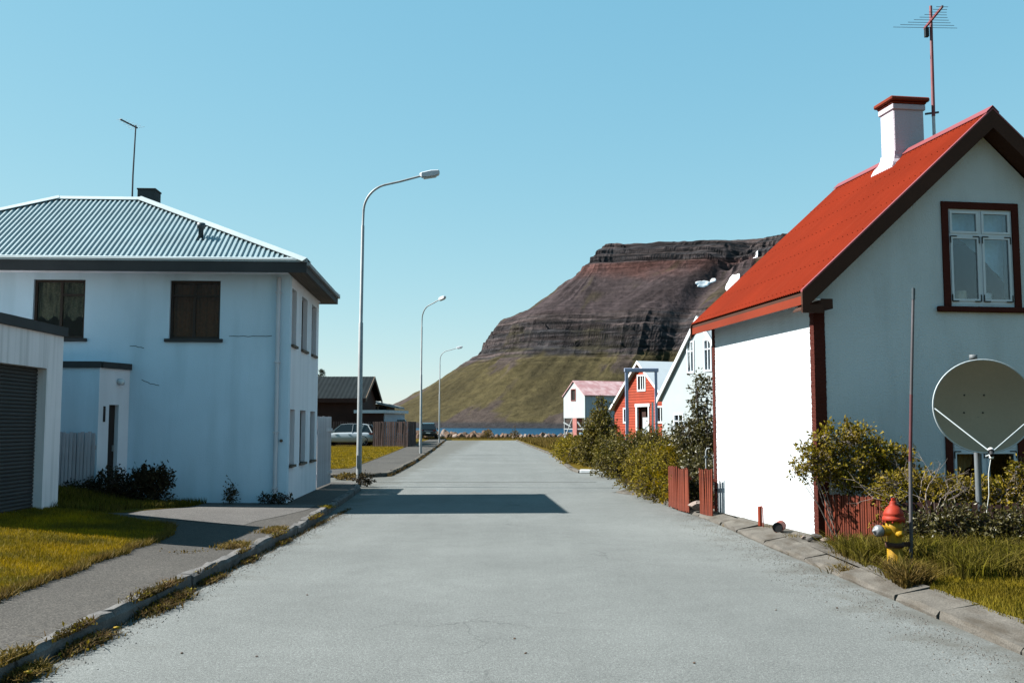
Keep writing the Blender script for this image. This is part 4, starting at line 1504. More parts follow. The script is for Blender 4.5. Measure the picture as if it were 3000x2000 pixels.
sec = [(-0.02, 0.035, 0.0, 0.07), (0.04, 0.075, -0.04, 0.10), (0.30, 0.095, -0.015, 0.155), (0.50, 0.085, 0.03, 0.165), (0.53, 0.055, 0.06, 0.14)]
vs = []
for x, w, z0, z1 in sec:
    vs += [(e.x + x, -w, e.z + z0), (e.x + x, w, e.z + z0), (e.x + x, w * 1.0, e.z + z1 - .02), (e.x + x, w * .75, e.z + z1), (e.x + x, -w * .75, e.z + z1), (e.x + x, -w, e.z + z1 - .02)]
hd.add(vs, [(k * 6 + j, k * 6 + (j + 1) % 6, (k + 1) * 6 + (j + 1) % 6, (k + 1) * 6 + j) for k in range(4) for j in range(6)] + [tuple(range(6)), tuple(range(29, 23, -1))])
ho = hd.build('lamp_head', 'pipe_pale', ll_)
MB().add([(e.x + .06, -.06, e.z - .045), (e.x + .06, .06, e.z - .045), (e.x + .46, .07, e.z + .01), (e.x + .46, -.07, e.z + .01),
          (e.x + .1, -.045, e.z - .085), (e.x + .1, .045, e.z - .085), (e.x + .42, .05, e.z - .035), (e.x + .42, -.05, e.z - .035)],
         [(4, 5, 6, 7), (0, 1, 5, 4), (1, 2, 6, 5), (2, 3, 7, 6), (3, 0, 4, 7)]).build('lens', 'lens', ho)
MB().box(-0.05, -0.082, 0.45, 0.05, -0.06, 0.80).build('service_hatch', 'metal_grey', ll_)
dup(ll_, (-5.1, 55.9, 0.08), rad(-48), 'middle street lamp, rising beside the brown slat fence')
dup(ll_, (-6.52, 89.7, 0.08), rad(-14), 'farthest street lamp, just right of the dark parked car')

# ================================================================== RIGHT HOUSE
HR = thing('house', 'white stucco house with bright red corrugated roof on the right', 'house', (4.30, 14.12, 0.0), math.atan2(0.148, 0.989))
GW = 5.4
GY = 4.13
AP = 5.97
wt = 3.42
uw = (2.02, 3.25, 3.33, 4.93)      # outer opening of the upper window (x0,x1,z0,z1)
lw = (1.96, 3.20, 0.62, 1.56)
tr_ = 0.105                        # width of the dark surround
MB().slab([[(0.0, 0, 0), (GW, 0, 0), (GW, 0, wt), (GW / 2, 0, AP), (0.0, 0, wt)],
           rect('x', uw[0] + tr_ - .02, uw[1] - tr_ + .02, uw[2] + .09, uw[3] - tr_ + .02, 0), rect('x', lw[0] + tr_ - .02, lw[1] - tr_ + .02, lw[2] + .05, lw[3] - .03, 0)], (0, 0.24, 0)).build('gable_wall', 'right_wall', HR)
MB().box(0.0, 0.242, 0, 0.22, GY, wt).build('side_wall', 'right_wall', HR)
MB().box(GW - .22, 0.242, 0, GW, GY, wt).build('side_wall', 'right_wall', HR)
MB().slab([[(0.222, 0, 0), (GW - .222, 0, 0), (GW - .222, 0, wt), (GW / 2, 0, AP), (0.222, 0, wt)]], (0, 0.2, 0)).build('back_wall', 'right_wall', HR).location = (0, GY - .2, 0)
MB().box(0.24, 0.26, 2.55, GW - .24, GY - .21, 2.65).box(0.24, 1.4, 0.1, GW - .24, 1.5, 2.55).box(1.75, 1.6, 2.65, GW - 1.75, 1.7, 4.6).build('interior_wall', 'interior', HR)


# rough corner trim
def rough_strip(name, quad_fn, nseg, m, parent, seed):
    """vertical strip with ragged hand-painted edge"""
    r = random.Random(seed)
    q = MB()
    vs = []
    for k in range(nseg + 1):
        f = k / nseg
        vs += quad_fn(f, r)
    n = len(vs) // (nseg + 1)
    q.add(vs, [(k * n + j, k * n + j + 1, (k + 1) * n + j + 1, (k + 1) * n + j) for k in range(nseg) for j in range(n - 1)])
    return q.build(name, m, parent, fix=False)


def trim_front(f, r):
    z = 0.02 + f * (wt - .02)
    return [V3(0.165 + r.uniform(-.004, .004), -0.001, z), V3(0.16 + r.uniform(-.004, .004), -0.018 + r.uniform(-.003, .003), z), V3(0.08, -0.02 + r.uniform(-.003, .003), z),
            V3(-0.012, -0.02 + r.uniform(-.005, .005), z)]


def trim_side(f, r):
    z = 0.02 + f * (wt - .02)
    return [V3(-0.012, -0.02 + r.uniform(-.005, .005), z), V3(-0.018 + r.uniform(-.004, .004), 0.04, z), V3(-0.018 + r.uniform(-.004, .004), 0.10 + r.uniform(-.010, .010), z), V3(0.001, 0.115 + r.uniform(-.018, .018), z)]


rough_strip('corner_trim', trim_front, 220, 'trim_red', HR, 3)
rough_strip('corner_trim', trim_side, 260, 'trim_red', HR, 4)
rough_strip('corner_trim', lambda f, r: [V3(0.001, GY - .10 + r.uniform(-.02, .02), 0.02 + f * (wt - .02)), V3(-0.018 + r.uniform(-.006, .006), GY - .08, 0.02 + f * (wt - .02)), V3(-0.02, GY + .015, 0.02 + f * (wt - .02)), V3(0.10, GY + .015, 0.02 + f * (wt - .02))], 220, 'trim_red', HR, 5)

# roof
slope = (6.25 - 3.52) / 3.0
ey = -0.28
YL = GY + .32
rf = MB()
un = V3(3.0, 0, 6.25 - 3.52)
ul = un.length
uu = un / ul
nn_ = V3(-(6.25 - 3.52), 0, 3.0).normalized()
corr_slope(rf, V3(-0.30, YL, 3.52), V3(0, -1, 0), uu, nn_, YL - ey, lambda u: (0.0, ul), 0.076, 0.018, SINE)
uu2 = V3(-3.0, 0, 6.25 - 3.52).normalized()
nn2 = V3(6.25 - 3.52, 0, 3.0).normalized()
corr_slope(rf, V3(5.70, ey, 3.52), V3(0, 1, 0), uu2, nn2, YL - ey, lambda u: (0.0, ul), 0.076, 0.018, SINE)
roof = rf.build('roof', 'red_roof', HR, fix=False)
# sheathing below the sheet
q = MB()
q.add([V3(-0.28, ey + .01, 3.50), V3(2.7, ey + .01, 6.215), V3(5.68, ey + .01, 3.50), V3(5.68, ey + .01, 3.42), V3(2.7, ey + .01, 6.13), V3(-0.28, ey + .01, 3.42),
       V3(-0.28, YL - .01, 3.50), V3(2.7, YL - .01, 6.215), V3(5.68, YL - .01, 3.50), V3(5.68, YL - .01, 3.42), V3(2.7, YL - .01, 6.13), V3(-0.28, YL - .01, 3.42)],
      [(0, 6, 7, 1), (1, 7, 8, 2), (2, 8, 9, 3), (3, 9, 10, 4), (4, 10, 11, 5), (5, 11, 6, 0), (0, 1, 4, 5), (1, 2, 3, 4), (6, 11, 10, 7), (7, 10, 9, 8)])
q.build('roof_sheathing', 'barge', roof)
# bargeboards on both slopes of the near gable
for sx_ in (1, -1):
    x0 = -0.31 if sx_ > 0 else 5.71
    q = MB()
    bx_ = 2.7
    z_e, z_r = 3.505, 6.245
    q.prism([(x0, ey - .045, z_e - .27), (x0, ey - .045, z_e), (bx_, ey - .045, z_r), (bx_, ey - .045, z_r - .27)], (0, 0.045, 0))
    q.build('bargeboard', 'barge', HR)
    q = MB()
    q.prism([(x0, YL, z_e - .25), (x0, YL, z_e), (bx_, YL, z_r), (bx_, YL, z_r - .25)], (0, 0.04, 0))
    q.build('bargeboard', 'barge', HR)
    # soffit under the gable overhang
    q = MB()
    q.prism([(x0, ey, z_e - .24), (bx_, ey, z_r - .24), (bx_, ey, z_r - .26), (x0, ey, z_e - .26)], (0, 0.279, 0))
    q.build('soffit', 'barge', HR)
    # pale red edge flashing
    q = MB()
    q.prism([(x0, ey - .05, z_e), (bx_, ey - .05, z_r + .002), (bx_, ey - .05, z_r + .03), (x0, ey - .05, z_e + .03)], (0, 0.06, 0))
    q.build('edge_flashing', 'ridge_pink', roof)
# eaves fascia and boxed soffit
MB().box(-0.285, ey + .002, 3.335, -0.26, YL - .002, 3.455).build('eaves_board', 'red_board', HR)
MB().box(-0.255, ey + .002, 3.40, 0.0, YL - .002, 3.418).build('eaves_soffit', 'white_paint', HR)
MB().box(-0.31, ey - .043, 3.215, 0.0, ey - .002, 3.33).box(-0.02, ey, 3.28, 0.16, -0.022, 3.42).build('bargeboard_end', 'barge', HR)
rc = MB()
q = MB()
cap_strip(q, (2.7, ey - .05, 6.25), (2.7, YL + .02, 6.25), 0.10, 0.045, 0.86)
q.build('ridge_cap', 'ridge_pink', roof)
# roofing nails in rows
nb = MB()
for row in range(7):
    v_ = 0.12 + row * (ul - .3) / 6
    u = 0.05
    while u < YL - ey - .03:
        c = V3(-0.30, YL - u, 3.52) + uu * v_ + nn_ * 0.018
        a = 0.006
        nb.add([c + uu * a + V3(0, a, 0), c - uu * a + V3(0, a, 0), c - uu * a - V3(0, a, 0), c + uu * a - V3(0, a, 0), c + nn_ * .009], [(0, 1, 4), (1, 2, 4), (2, 3, 4), (3, 0, 4)])
        u += 0.152
nb.build('roofing_nail', 'red_roof', roof, kind='stuff', fix=False)
# chimney
q = MB()
q.box(2.48, 2.0, 5.6, 3.03, 2.44, 7.10)
chm = q.build('chimney', 'chimney_white', HR, bevel=0.015)
q = MB()
q.box(2.455, 1.975, 6.98, 3.055, 2.465, 7.075)
q.build('chimney_band', 'chimney_white', chm, bevel=0.01)
q = MB()
prof = [(0.004, 6.20), (0.03, 6.12), (0.085, 6.05), (0.12, 5.97), (0.12, 5.4)]
vs = []
for e_, z in [(-0.0, 6.26)] + prof:
    vs += [(2.47 - e_, 1.99 - e_, z), (3.04 + e_, 1.99 - e_, z), (3.04 + e_, 2.45 + e_, z), (2.47 - e_, 2.45 + e_, z)]
q.add(vs, [(k * 4 + j, k * 4 + (j + 1) % 4, (k + 1) * 4 + (j + 1) % 4, (k + 1) * 4 + j) for k in range(5) for j in range(4)])
q.build('chimney_foot', 'chimney_white', chm)
q = MB()
q.box(2.40, 1.92, 7.12, 3.11, 2.52, 7.195)
q.box(2.44, 1.96, 7.08, 3.07, 2.48, 7.12)
q.build('chimney_cap', 'red_board', chm, bevel=0.018)


# windows of the right house
def big_window(o4, sill, transom, label, dressing, gmat='glass_blue'):
    x0, x1, z0, z1 = o4
    t = tr_
    s = MB()
    y0 = -0.028
    s.box(x0, y0, z1 - t, x1, -0.002, z1).box(x0, y0, z0 + .05, x0 + t, -0.002, z1 - t).box(x1 - t, y0, z0 + .05, x1, -0.002, z1 - t)
    so = s.build('window', 'trim_red', HR, label)
    MB().box(x0 - .12, -0.07, z0 - .03, x1 + .12, -0.002, z0 + .048).build('sill', 'trim_red', so, bevel=0.01)
    # white outer frame
    a0, a1, c0, c1 = x0 + t - .015, x1 - t + .015, z0 + .085, z1 - t + .015
    f = MB()
    w = 0.045
    yf0, yf1 = 0.0, 0.07
    f.box(a0, yf0, c0, a1, yf1, c0 + w).box(a0, yf0, c1 - w, a1, yf1, c1).box(a0, yf0, c0 + w, a0 + w, yf1, c1 - w).box(a1 - w, yf0, c0 + w, a1, yf1, c1 - w)
    xm = (a0 + a1) / 2
    f.box(xm - .025, yf0 + .002, c0 + w, xm + .025, yf1 - .002, c1 - w)
    f.box(a0 + w, yf0 - .004, transom - .022, a1 - w, yf1 - .004, transom + .022)
    f.build('window_frame', 'frame_white', so, bevel=0.003)
    for (b0, b1) in ((a0 + w, xm - .025), (xm + .025, a1 - w)):
        for (d0, d1, sash) in ((c0 + w, transom - .022, True), (transom + .022, c1 - w, True)):
            g = MB()
            ws = 0.035
            g.box(b0, -0.012, d0, b1, 0.03, d0 + ws).box(b0, -0.012, d1 - ws, b1, 0.03, d1).box(b0, -0.012, d0 + ws, b0 + ws, 0.03, d1 - ws).box(b1 - ws, -0.012, d0 + ws, b1, 0.03, d1 - ws)
            g.build('sash', 'frame_white', so, bevel=0.002)
            MB().box(b0 + ws, 0.008, d0 + ws, b1 - ws, 0.013, d1 - ws).build('pane', gmat, so)
        # black angle hinges on the lower sash corners
        for hz in (c0 + w, transom - .022):
            for hx in (b0, b1):
                sx2 = 1 if hx == b0 else -1
                sz = 1 if hz == c0 + w else -1
                g = MB()
                g.box(min(hx, hx + sx2 * .10), -0.018, hz - .008 if sz > 0 else hz - .008, max(hx, hx + sx2 * .10), -0.013, hz + .008)
                g.box(hx - .008, -0.0185, min(hz, hz + sz * .10), hx + .008, -0.0135, max(hz, hz + sz * .10))
                g.build('hinge', 'black', so)
    dressing(so, a0, a1, c0, c1)
    return so


def dress_up(so, a0, a1, c0, c1):
    # folded pale cloth draped behind the upper right pane, dark shade behind
    q = MB()
    n = 24
    vs = []
    for j in range(n + 1):
        f = j / n
        x = a0 + (a1 - a0) * (0.12 + 0.88 * f)
        y = 0.22 + 0.012 * math.sin(j * 1.4)
        vs += [(x, y, c1 - .02), (x, y + 0.02, c1 - 0.30 - 0.75 * f ** 1.3)]
    q.add(vs, [(2 * j, 2 * j + 2, 2 * j + 3, 2 * j + 1) for j in range(n)], True)
    q.build('curtain', 'sheer_blue', so)
    MB().box(a0, 0.08, c0 - .02, a1, 0.40, c0 + .015).build('inner_sill', 'china', so)


def dress_low(so, a0, a1, c0, c1):
    q = MB()
    n = 24
    vs = []
    for j in range(n + 1):
        f = j / n
        x = a0 + 0.02 + (a1 - a0) * 0.42 * f
        y = 0.2 + 0.02 * math.sin(j * 1.4)
        vs += [(x, y, c1 - .02), (x, y + 0.02, c0 + 0.10 + 0.28 * f)]
    q.add(vs, [(2 * j, 2 * j + 2, 2 * j + 3, 2 * j + 1) for j in range(n)], True)
    q.build('curtain', 'cloth_tan', so)


big_window(uw, 0, 4.44, 'upper gable window with dark surround', dress_up)
big_window(lw, 0, 1.30, 'lower gable window behind the dish', dress_low, 'glass_dark')


def r_world(x, y, z):
    return HR.matrix_basis @ Vector((x, y, z))


Rm = Matrix.Translation((4.30, 14.12, 0)) @ Matrix.Rotation(math.atan2(0.148, 0.989), 4, 'Z')
# pots on the inner sill (lift-away things)
for (lx, rr_, hh_, mt_, lab, nm, cat) in ((2.24, 0.075, 0.16, 'china', 'white cup-shaped pot at the left end of the upper window sill', 'pot', 'pot'),
                                         (2.42, 0.085, 0.20, 'china_cream', 'cream pot in the middle of the left sash of the upper window', 'pot', 'pot'),
                                         (2.80, 0.105, 0.17, 'china', 'round white bowl behind the right sash of the upper window', 'bowl', 'bowl')):
    p = Rm @ Vector((lx, 0.20, 3.434))
    o = MB().lathe([(0.0, 0), (rr_ * .6, 0), (rr_ * .95, hh_ * .45), (rr_, hh_), (rr_ * .9, hh_), (rr_ * .85, hh_ * .5), (0.0, hh_ * .1)], (0, 0, 0), seg=16).build(nm, mt_)
    o.location = p
    tag(o, lab, cat)

# antenna right
AR = thing('tv_antenna', 'red painted television antenna mast with fishbone aerial beside the white chimney', 'antenna', (7.19, 16.60, 5.8))
MB().tube([(0, 0, -0.1), (0, 0, 1.12)], 0.028, 8).build('mast', 'pipe_pale', AR, 'pale lower section of the mast')
MB().tube([(0, 0, 1.10), (0.01, 0, 2.2), (0.02, 0, 3.04)], [0.032, 0.029, 0.026], 8).build('mast', 'metal_rust', AR, 'rusty red upper section of the mast')
MB().bar((-0.14, 0.0, 1.14), (0.09, 0, 1.17), 0.03, 0.03).build('bracket', 'metal_dark', AR)
A0, A1 = V3(-0.06, 0.10, 2.68), V3(-0.07, -0.66, 2.75)
MB().bar(A0, A1, 0.03, 0.035).build('boom', 'metal_rust', AR)
lens_ = [0.56, 0.47, 0.37, 0.30, 0.24, 0.19, 0.15, 0.12, 0.10]
for k, l in enumerate(lens_):
    c = A0.lerp(A1, 0.05 + 0.93 * k / (len(lens_) - 1))
    MB().tube([c - V3(l, l * .04, 0.0), c + V3(l, l * .04, 0)], 0.0042, 5).build('antenna_rod', 'metal_dark', AR)
MB().box(-0.09, -0.02, 2.50, -0.03, 0.05, 2.66).build('junction_box', 'black', AR)

# ================================================================== SATELLITE DISH
SD = thing('satellite_dish', 'large grey-green satellite dish on a post in front of the right house', 'satellite dish', (5.86, 12.62, 0.0))
MB().tube([(0, 0, 0), (0, 0, 2.49)], 0.036, 12).lathe([(0.0, 2.48), (0.048, 2.48), (0.048, 2.545), (0.0, 2.548)], seg=14).build('post', 'post_grey', SD)
ax = V3(-0.03, -0.998, 0.0).normalized()
ctr = V3(0.0, -0.24, 1.89)
R_ = 0.62
prof = []
for k in range(15):
    r_ = R_ * k / 14
    prof.append((r_, 0.14 * (r_ / R_) ** 2 - 0.14))
ds = MB().lathe(prof, ctr, ax, 56)
ds.lathe([(r_, h_ - .012) for r_, h_ in reversed(prof)], ctr, ax, 56)
ds.v = [tuple(Vector(p) - V3(0, 0, (Vector(p).z - ctr.z) * .08)) for p in ds.v]
ds.build('reflector', 'dish', SD, fix=False)
rm_ = MB().lathe([(R_ - .002, 0.0), (R_ + .010, 0.006), (R_ + .016, -0.004), (R_ + .010, -0.018), (R_ - .002, -0.016), (R_ - .002, 0.0)], ctr, ax, 56)
rm_.v = [tuple(Vector(p) - V3(0, 0, (Vector(p).z - ctr.z) * .08)) for p in rm_.v]
rm_.build('rim', 'dish_rim', SD)
zax = ax
xax = V3(0, 0, 1).cross(zax).normalized() * -1
yax = zax.cross(xax) * -1
if yax.z < 0:
    yax = -yax
if xax.x < 0:
    xax = -xax


def dpt(u, v, w=0.0):
    return ctr + xax * u + yax * v + zax * w


for u, v in ((-.19, .14), (.06, .14), (-.20, -.08), (.04, -.08)):
    MB().lathe([(0.0, .012), (.010, .010), (.012, 0.0)], dpt(u, v, 0.14 * (u * u + v * v) / R_ ** 2 - 0.14), zax, 8).build('bolt', 'black', SD)
lnb = dpt(-0.165, -0.56, 0.52)
MB().tube([dpt(-.61, -.03, .01), lnb], 0.008, 6).build('strut', 'dish_rim', SD)
MB().tube([dpt(.60, -.12, .01), lnb], 0.008, 6).build('strut', 'dish_rim', SD)
MB().tube([dpt(.0, -.62, -.01), lnb - V3(0, 0, .02)], 0.011, 6).build('strut', 'dish_rim', SD)
l_ = MB()
dirl = (dpt(0, 0, -.14) - lnb).normalized()
l_.tube([lnb - dirl * .05, lnb + dirl * .01], 0.026, 12).tube([lnb + dirl * .01, lnb + dirl * .03], 0.036, 12)
l_.build('feed_head', 'black', SD)
MB().tube([lnb + dirl * .031, lnb + dirl * .055], 0.034, 12).lathe([(0.0, -.075), (.022, -.07), (.026, -.045), (.02, -.02)], lnb + V3(0, 0, 0.0), V3(0, 0, 1), 12).build('feed_cap', 'china', SD)
cab = [lnb + V3(0, .01, -.05), lnb + V3(-.02, .05, -.25), lnb + V3(.01, .12, -.5), lnb + V3(.02, .25, -.8), lnb + V3(0.03, .34, -1.15)]
MB().tube(cab, 0.0045, 6).build('cable', 'china', SD)
MB().bar((0, 0, 1.72), dpt(0, -.1, -.21), 0.09, 0.16).build('mount', 'metal_dark', SD)

# ================================================================== HYDRANT and its marker pole
HY = thing('fire_hydrant', 'yellow fire hydrant with red bonnet in the tall grass at right', 'fire hydrant', (4.245, 11.2, 0.06))
HY.rotation_euler = (0, 0, rad(8))
MB().lathe([(0.0, 0), (0.105, 0.0), (0.105, 0.03), (0.082, 0.05), (0.080, 0.40), (0.086, 0.44), (0.090, 0.535), (0.0, 0.54)], seg=28).build('barrel', 'hyd_yellow', HY)
MB().lathe([(0.0, 0.537), (0.118, 0.537), (0.122, 0.55), (0.120, 0.575), (0.108, 0.585), (0.108, 0.60), (0.113, 0.61), (0.104, 0.63), (0.092, 0.655), (0.076, 0.68), (0.052, 0.70), (0.040, 0.715), (0.036, 0.74), (0.032, 0.752), (0.0, 0.755)], seg=28).build('bonnet', 'hyd_red', HY)
MB().lathe([(0.0, 0.752), (0.022, 0.752), (0.020, 0.785), (0.0, 0.787)], seg=5, smooth=False).build('operating_nut', 'hyd_red', HY)
for k in range(8):
    a = 2 * math.pi * k / 8 + .2
    MB().lathe([(0.0, .0), (.012, .0), (.012, .016), (0.0, .018)], (0.108 * math.cos(a), 0.108 * math.sin(a), 0.5195), (0, 0, 1), 6, smooth=False).build('bolt', 'hyd_red', HY)
no = MB().tube([(-0.05, -0.01, 0.43), (-0.135, -0.02, 0.43)], 0.052, 18).tube([(-0.135, -0.02, 0.43), (-0.15, -0.02, 0.43)], 0.062, 18).build('nozzle', 'hyd_yellow', HY)
ncp = MB().tube([(-0.15, -0.02, 0.43), (-0.168, -0.02, 0.43)], 0.048, 16).lathe([(0.0, 0.0), (0.062, 0.0), (0.066, 0.02), (0.062, 0.055), (0.045, 0.075), (0.018, 0.08), (0.018, 0.10), (0.0, 0.102)], (-0.165, -0.02, 0.43), (-1, -0.1, 0), 18)
ncp.build('nozzle_cap', 'hyd_cap', HY)
MB().tube([(0.0, -0.05, 0.40), (0.01, -0.105, 0.40)], 0.030, 16).build('nozzle', 'hyd_yellow', HY)
MB().lathe([(0.0, 0.0), (0.036, 0.0), (0.037, 0.018), (0.014, 0.022), (0.012, 0.032), (0.0, 0.032)], (0.011, -0.106, 0.40), (0.1, -1, 0), 16).build('nozzle_cap', 'hyd_yellow', HY)
q = MB()
q.lathe([(0.084, 0.245), (0.098, 0.245), (0.098, 0.30), (0.084, 0.30)], seg=24)
q.bar((0.07, 0.0, 0.272), (0.235, 0.055, 0.272), 0.03, 0.05)
q.build('clamp', 'hyd_brown', HY)
MB().tube([(-0.172, -.04, 0.375), (-0.168, -.05, 0.33), (-0.14, -.06, 0.31), (-0.10, -.07, 0.315)], 0.005, 6).build('chain', 'hyd_brown', HY)

MP = thing('marker_pole', 'tall thin metal marker pole clamped beside the fire hydrant', 'pole', (4.45, 11.27, 0.0))
MB().tube([(0, 0, 0), (0.03, 0, 1.25)], [0.021, 0.020], 10).build('pole_section', 'pole_grey', MP)
MB().tube([(0.03, 0, 1.25), (0.066, 0, 2.0)], [0.0195, 0.0185], 10).build('pole_section', 'pole_rust', MP, 'rusty red section of the pole')
MB().tube([(0.066, 0, 2.0), (0.125, 0, 3.1)], [0.018, 0.016], 10).build('pole_section', 'pole_grey', MP)
MB().tube([(0.125, 0, 3.08), (0.131, 0, 3.21)], [0.021, 0.021], 10).build('pole_cap', 'pipe_dark', MP)

# drain pipe and cleanout by the white wall
o = thing('drain_pipe', 'short red pipe stub lying at the foot of the white wall', 'pipe', (3.86, 14.55, 0.19), rad(0))
q = MB()
a_, b__ = V3(0.10, 0.28, 0.0), V3(-0.03, -0.02, 0.0)
q.tube([a_, b__], 0.075, 18, cap=False)
q.build('pipe_shell', 'red_board', o)
MB().tube([a_, b__ + V3(.004, .012, 0)], 0.066, 18).build('pipe_bore', 'black', o)
o.location.z = 0.185
o = thing('wall_vent', 'narrow red fitting standing against the foot of the white wall', 'wall fitting', (3.82, 15.5, 0.11), rad(8))
MB().box(-0.02, -0.035, 0, 0.02, 0.045, 0.30).build('plate', 'red_board', o, bevel=0.006)
MB().tube([(0.0, -0.12, 0), (0.0, -0.11, 0.28), (0.0, -0.05, 0.31)], 0.009, 6).build('handle', 'red_board', o)


# ================================================================== FENCES on the right
def picket_run(name, label, pts, z0, ztop, pw, gap, th, m, seed, group=None, jitter=0.01, rails=True, pieces='picket', lean=0.01, base=0.0, maxn=290):
    r = random.Random(seed)
    t = thing(name, label, 'fence', (pts[0][0], pts[0][1], base), group=group)
    P = [Vector((x - pts[0][0], y - pts[0][1], 0)) for x, y in pts]
    me_cache = []
    for j in range(4):
        top = ztop + r.uniform(-jitter, jitter)
        q = MB().box(-pw / 2, -th / 2, z0, pw / 2, th / 2, top)
        o = q.build(pieces, m, t, bevel=0.0)
        me_cache.append(o.data)
        bpy.data.objects.remove(o)
    cnt = 0
    for a, b_ in zip(P, P[1:]):
        L_ = (b_ - a).length
        d = (b_ - a) / L_
        ang = math.atan2(d.y, d.x)
        n = int(L_ / (pw + gap))
        for k in range(n):
            if cnt >= maxn:
                break
            c = a + d * ((k + .5) * L_ / n)
            mesh_obj(pieces, me_cache[r.randrange(4)], t, c + V3(0, 0, r.uniform(-jitter, jitter)), (r.uniform(-lean, lean), r.uniform(-lean, lean), ang + r.uniform(-.03, .03)))
            cnt += 1
        if rails:
            nrm_ = V3(d.y, -d.x, 0) * -(th / 2 + .018)
            for zr in (z0 + (ztop - z0) * .22, z0 + (ztop - z0) * .8):
                MB().bar(a + nrm_ + V3(0, 0, zr), b_ + nrm_ + V3(0, 0, zr), 0.03, 0.05).build('rail', m, t)
    return t


picket_run('fence', 'low red fence of narrow battens starting at the near corner of the red-roofed house', [(4.27, 13.72), (4.95, 12.90)], 0.02, 0.68, 0.022, 0.011, 0.03, 'fence_red', 3, base=0.04)
picket_run('fence', 'shaded red board fence behind the hydrant, half hidden by the hedge', [(4.98, 12.86), (7.8, 11.5)], 0.0, 0.66, 0.065, 0.022, 0.02, 'fence_shaded', 4, base=0.04, jitter=0.02)
picket_run('fence', 'red picket fence panel attached to the far corner of the white stucco wall', [(3.42, 18.26), (3.54, 17.75)], 0.0, 0.83, 0.034, 0.008, 0.02, 'fence_red', 5, base=0.03, jitter=0.02, lean=0.02)
picket_run('fence', 'red picket fence panel half buried in the yellow-flowered shrub', [(3.17, 20.3), (3.31, 18.75)], 0.0, 0.80, 0.055, 0.006, 0.02, 'fence_red', 6, base=0.03, jitter=0.02, lean=0.02)

# garden tap stand-pipes behind the far picket panel
for k, (x, y, lab) in enumerate(((3.62, 18.7, 'thin grey standpipe with hooked top behind the picket fence'), (3.78, 18.75, 'plain grey standpipe against the white wall corner'))):
    t = thing('standpipe', lab, 'pipe', (x, y, 0.05))
    pts = [(0, 0, 0), (0, 0, 1.12 - .06 * k)]
    if k == 0:
        pts += [(0.02, -0.01, 1.17), (0.07, -0.02, 1.18)]
    MB().tube(pts, 0.013, 8).build('pipe', 'metal_grey', t)
    MB().bar((-.03, 0, 1.02), (.03, 0, 1.02), 0.03, 0.03).build('valve', 'metal_grey', t)

# ================================================================== PALE WHITE HOUSE (behind right house)
ang = math.atan2(-0.93, 0.37)           # along the gable, nearer to the right
HW = thing('house', 'pale white house with steep gable between the red house and the stucco house', 'house', (5.64, 37.5, 0.0), ang)
gw_, zE, zP, dpth = 5.3, 2.75, 5.36, 6.0
cxg = gw_ / 2
wins = [(cxg - .78, cxg - .38, 3.56, 4.62), (cxg + .33, cxg + .73, 3.56, 4.62), (cxg - 1.75, cxg - 1.15, 1.25, 2.05)]
MB().slab([[(0, 0, 0), (gw_, 0, 0), (gw_, 0, zE), (cxg, 0, zP), (0, 0, zE)]] + [rect('x', a, b_, c, d, 0) for a, b_, c, d in wins], (0, 0.2, 0)).build('gable_wall', 'pale_wall', HW)
MB().box(0, 0.202, 0, 0.2, dpth, zE).box(gw_ - .2, 0.202, 0, gw_, dpth, zE).box(0.202, dpth - .2, 0, gw_ - .202, dpth, zE).build('outer_wall', 'pale_wall', HW)
MB().box(0.3, 0.5, 0.1, gw_ - .3, 0.6, zE).build('interior_wall', 'interior', HW)
for a, b_, c, d in wins:
    f = MB()
    w = 0.05
    f.box(a - .05, -0.03, c - .05, b_ + .05, 0.05, c + .02).box(a - .05, -.03, d - .02, b_ + .05, .05, d + .05).box(a - .05, -.03, c + .02, a + .02, .05, d - .02).box(b_ - .02, -.03, c + .02, b_ + .05, .05, d - .02)
    f.box((a + b_) / 2 - .02, -.02, c + .02, (a + b_) / 2 + .02, .04, d - .02)
    f.box(a + .02, -.018, c + (d - c) * .68, b_ - .02, .038, c + (d - c) * .68 + .04)
    wo = f.build('window', 'frame_white', HW)
    MB().box(a, 0.05, c, b_, 0.055, d).build('pane', 'glass_dark', wo)
q = MB()
ov = .22
sl_ = (zP - zE) / cxg
for sg in (1, -1):
    xe = -ov if sg > 0 else gw_ + ov
    q.prism([(xe, -.07, zE - sl_ * ov + .12), (cxg, -.07, zP + .12), (cxg, -.07, zP + .02), (xe, -.07, zE - sl_ * ov + .02)], (0, dpth + .5, 0))
rw = q.build('roof', 'white_roof', HW)
for sg in (1, -1):
    xe = -ov if sg > 0 else gw_ + ov
    MB().prism([(xe, -.12, zE - sl_ * ov - .05), (xe, -.12, zE - sl_ * ov + .15), (cxg, -.12, zP + .15), (cxg, -.12, zP - .05)], (0, 0.045, 0)).build('bargeboard', 'white_paint', rw)

# ================================================================== ORANGE-RED HOUSE
th_ = math.atan2(-0.92, 0.39)
HO = thing('house', 'orange-red boarded house with white trim and white roof', 'house', (8.13, 78.9, 0.1), th_)
gw_, zE, zP, dpth = 8.4, 2.95, 6.25, 7.0
cxg = 4.1
MB().slab([[(0, 0, 0), (gw_, 0, 0), (gw_, 0, zE), (cxg, 0, zP), (0, 0, zE)], rect('x', 3.75, 4.75, 4.25, 5.25, 0), rect('x', 1.55, 2.15, 1.85, 2.8, 0), rect('x', 6.55, 7.25, 1.85, 2.85, 0), rect('x', 3.55, 5.25, 0.05, 2.95, 0)], (0, 0.2, 0)).build('gable_wall', 'orange', HO)
MB().box(0, 0.202, 0, 0.2, dpth, zE).box(gw_ - .2, 0.202, 0, gw_, dpth, zE).box(0.202, dpth - .2, 0, gw_ - .202, dpth, zE).build('outer_wall', 'orange', HO)
